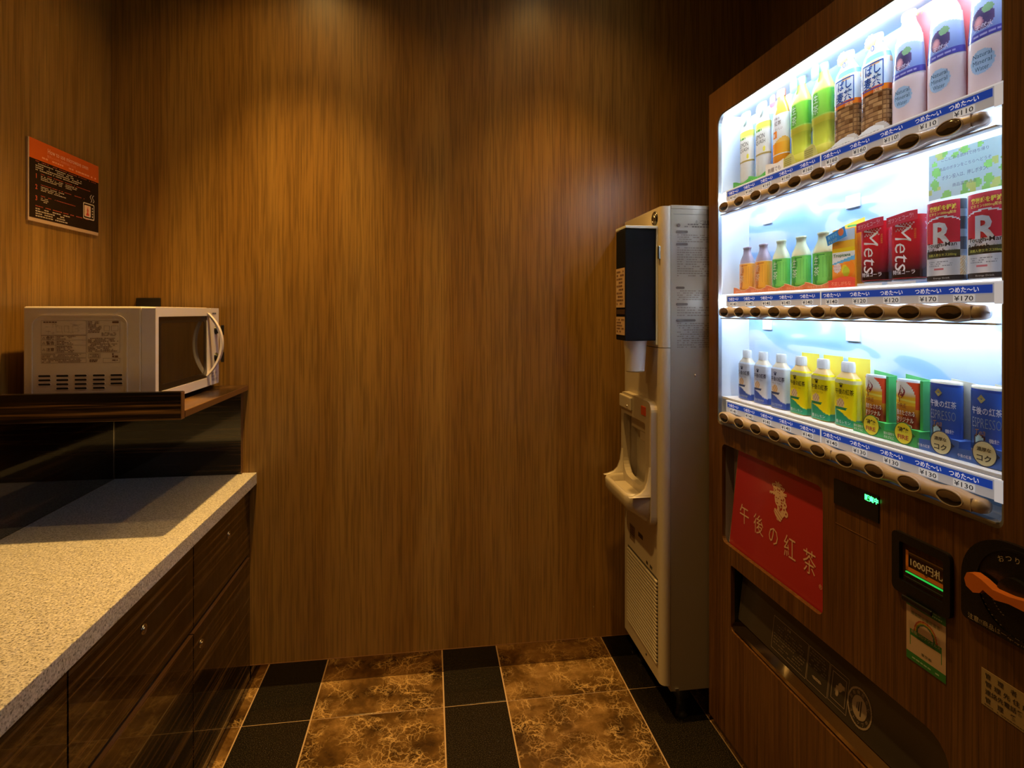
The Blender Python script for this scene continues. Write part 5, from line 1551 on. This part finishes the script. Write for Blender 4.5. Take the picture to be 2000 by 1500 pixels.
# --- coffee can (bottom 6,7) and navy tea can (8,9)
def badge_stand(root, colr, dark, t1, bcol, btxt, tcol2, side):
    g = G()
    g.poly([(-0.036, 0.0005), (0.038, 0.0005), (0.038, 0.030), (0.004, 0.032), (-0.010, 0.020), (-0.036, 0.018)], -0.040, -0.0385, col=colr)
    g.box(-0.006, 0.038, -0.0385, 0.030, 0.0005, 0.029, col=colr)
    g.plate([(0.008 + (0.0185 + (0.005 if abs(k) < 1 else 0)) * math.cos(2 * PI * k / 28), 0.0205 + 0.0200 * math.sin(2 * PI * k / 28)) for k in range(28)], [], -0.042, -0.0402, col=dark)
    g.plate([(0.0085 + 0.0172 * math.cos(2 * PI * k / 28), 0.0205 + 0.0185 * math.sin(2 * PI * k / 28)) for k in range(28)], [], -0.0426, -0.0418, col=bcol)
    s_ = g.obj('stand_card', 'vcm', root)
    g = G(); pb = front(-0.0430)
    g.text(btxt[0], pb, width=0.022, height=btxt[2], bold=0.03, cx=0.008, cy=0.0268, col=btxt[4])
    g.text(btxt[1], pb, width=0.022, height=btxt[3], bold=0.03, cx=0.008, cy=0.0135, col=tcol2)
    for k, l_ in enumerate(t1):
        g.text(l_, front(-0.0405), width=0.022, height=0.0055, cx=-0.023, cy=0.0128 - 0.0068 * k if len(t1) > 1 else 0.008, col=WHITE)
    g.obj('lettering', 'vcm', s_)
    return s_
root = make('coffee_can', 2, 6, 'orange and red coffee can with flame emblem beside the yellow tea bottles', 'can', 'orange coffee cans in the bottom row')
body(root, [(0.012, 0.021), (0.016, 0.0235), (0.112, 0.0235), (0.116, 0.0215)], n=2, colfn=lambda z: C('7a2a20') if z < 0.05 else C('d8dade'))
def art(a, t):
    # rising sun gradient, red shoulder, brown beans below
    c_ = mixc(C('8a2a1c'), C('f0a020'), (t - 0.25) / 0.35)
    dd = ((a + 0.4) / 1.25) ** 2 + ((t - 0.62) / 0.40) ** 2
    if t > 0.5 and dd > 1: return C('dc4a28')
    if t > 0.72 and dd < 1: return mixc(C('f2b030'), C('f6f0e0'), (t - 0.72) / 0.1)
    if t > 0.55: return mixc(C('f2b824'), C('f6e060'), max(0, math.sin(t * 60 + a)))
    if t < 0.45 and ((a - 0.35) / 0.6) ** 2 + ((t - 0.22) / 0.26) ** 2 < 1: return mixc(C('7a1e18'), C('9a3a22'), 0.5 + 0.5 * math.sin(a * 9))
    if t < 0.12: return C('3c5a2a')
    return c_
lb = label(root, 0.0235, 2, 0.016, 0.112, art, nx=46, nz=50)
pc = wrap(0.0235, 2, 0.0011)
lbl = G()
def flame(x, y):
    wv_ = 0.55 * (1 - y) ** 0.7 * (0.55 + 0.45 * math.sin((y + 0.15) * 3.2)) if 0 < y < 1 else (0.5 * math.sqrt(max(0, 1 - (y / 0.55) ** 2)) if -0.55 < y <= 0 else 0)
    inner = math.hypot(x, y + 0.05) < 0.22 and math.hypot(x + 0.03, y + 0.02) > 0.1
    if abs(x - 0.15 * math.sin(y * 4)) < wv_:
        if abs(x - 0.15 * math.sin(y * 4)) < wv_ * 0.55 and not inner: return False
        return True
    return abs(x + 0.25) < 0.06 and -1 < y < -0.3
lbl.stencil(lambda x, y: pc(-0.008 + x * 0.014, 0.090 + y * 0.016), lambda x, y: C('8a2030') if flame(x, y) else None, -1, 1, -1.1, 1, 30, 36)
for s_, x, z, wd, h, c_ in (('FIRE', -0.008, 0.0685, 0.020, 0.0075, 'a05a28'), ('挽きたされる', -0.001, 0.056, 0.036, 0.0095, 'f4e4d4'), ('オリジナル', -0.002, 0.0435, 0.034, 0.0090, 'f4e4d4'), ('BLEND', -0.002, 0.0325, 0.028, 0.0065, 'f0d0a0')):
    lbl.text(s_, pc, width=wd, height=h, cx=x, cy=z, bold=0.01, col=C(c_))
lbl.obj('lettering', 'vc', lb)
g = G(); g.poly([(-0.019, 0.02), (0.032, 0.02), (0.032, 0.118), (-0.019, 0.124)], 0.026, 0.0275, col=C('58b868')); g.box(0.0265, 0.032, -0.01, 0.026, 0.02, 0.117, col=C('3aa04e')); g.obj('back_card', 'vcm', root)
badge_stand(root, C('36a850'), C('2a6a2c'), ('朝の深煎り', '冴えざえに'), C('e8e030'), ('微糖', 'FIRE', 0.0090, 0.0080, C('2c2c18')), C('a84a28'), 1)
copies(root, 2, [(7, 'orange and red coffee can with flame emblem beside the navy cans')])

root = make('navy_tea_can', 2, 8, 'navy espresso tea can with cream lid, beside the orange coffee cans', 'can', 'navy tea cans in the bottom row')
body(root, [(0.012, 0.0225), (0.017, 0.0265), (0.022, 0.0270), (0.118, 0.0270), (0.122, 0.0262), (0.1225, 0.0235), (0.1205, 0.0225), (0.1205, 0.002)], n=2, colfn=lambda z: C('eae6d4') if z > 0.117 else (C('d8cfa8') if z < 0.021 else C('2a4690')))
lb = label(root, 0.0270, 2, 0.022, 0.114, lambda a, t: mixc(C('22407c'), C('3560b8'), 0.5 + 0.5 * math.sin(a * 1.8 + 0.4)) if not (((a + 0.35) / 0.38) ** 2 + ((t - 0.16) / 0.13) ** 2 < 1) else (C('3a2c38') if ((a + 0.35) / 0.26) ** 2 + ((t - 0.18) / 0.085) ** 2 > 1 else C('a8d4e0')))
pn = wrap(0.0270, 2, 0.0011)
lettering(lb, [('◆', -0.006, 0.103, 0.013, 0.014, C('a89c60')), ('午後の紅茶', 0.000, 0.0845, 0.046, 0.0120, C('e8ecf2'), 0.015), ('ESPRESSO', 0.000, 0.0655, 0.044, 0.0150, C('93a6b0'), -0.012), ('Tea', -0.008, 0.0505, 0.018, 0.0100, C('9a7a58'), 0.0, 0.15, 0.3), ('微糖', 0.012, 0.0400, 0.014, 0.0070, C('e6eef4'), 0.02)], pn)
g = G(); g.poly([(-0.006, 0.03), (0.047, 0.026), (0.041, 0.122), (-0.002, 0.126)], 0.024, 0.0265, col=C('dcd8c6')); g.obj('back_card', 'vcm', root)
badge_stand(root, C('3a62b0'), C('22345c'), ('午後の紅茶',), C('d6d0a0'), ('濃厚な', 'コク', 0.0065, 0.0105, C('5a5238')), C('3c3828'), 1)
copies(root, 2, [(9, 'navy espresso tea can with cream lid, nearest the right frame')])
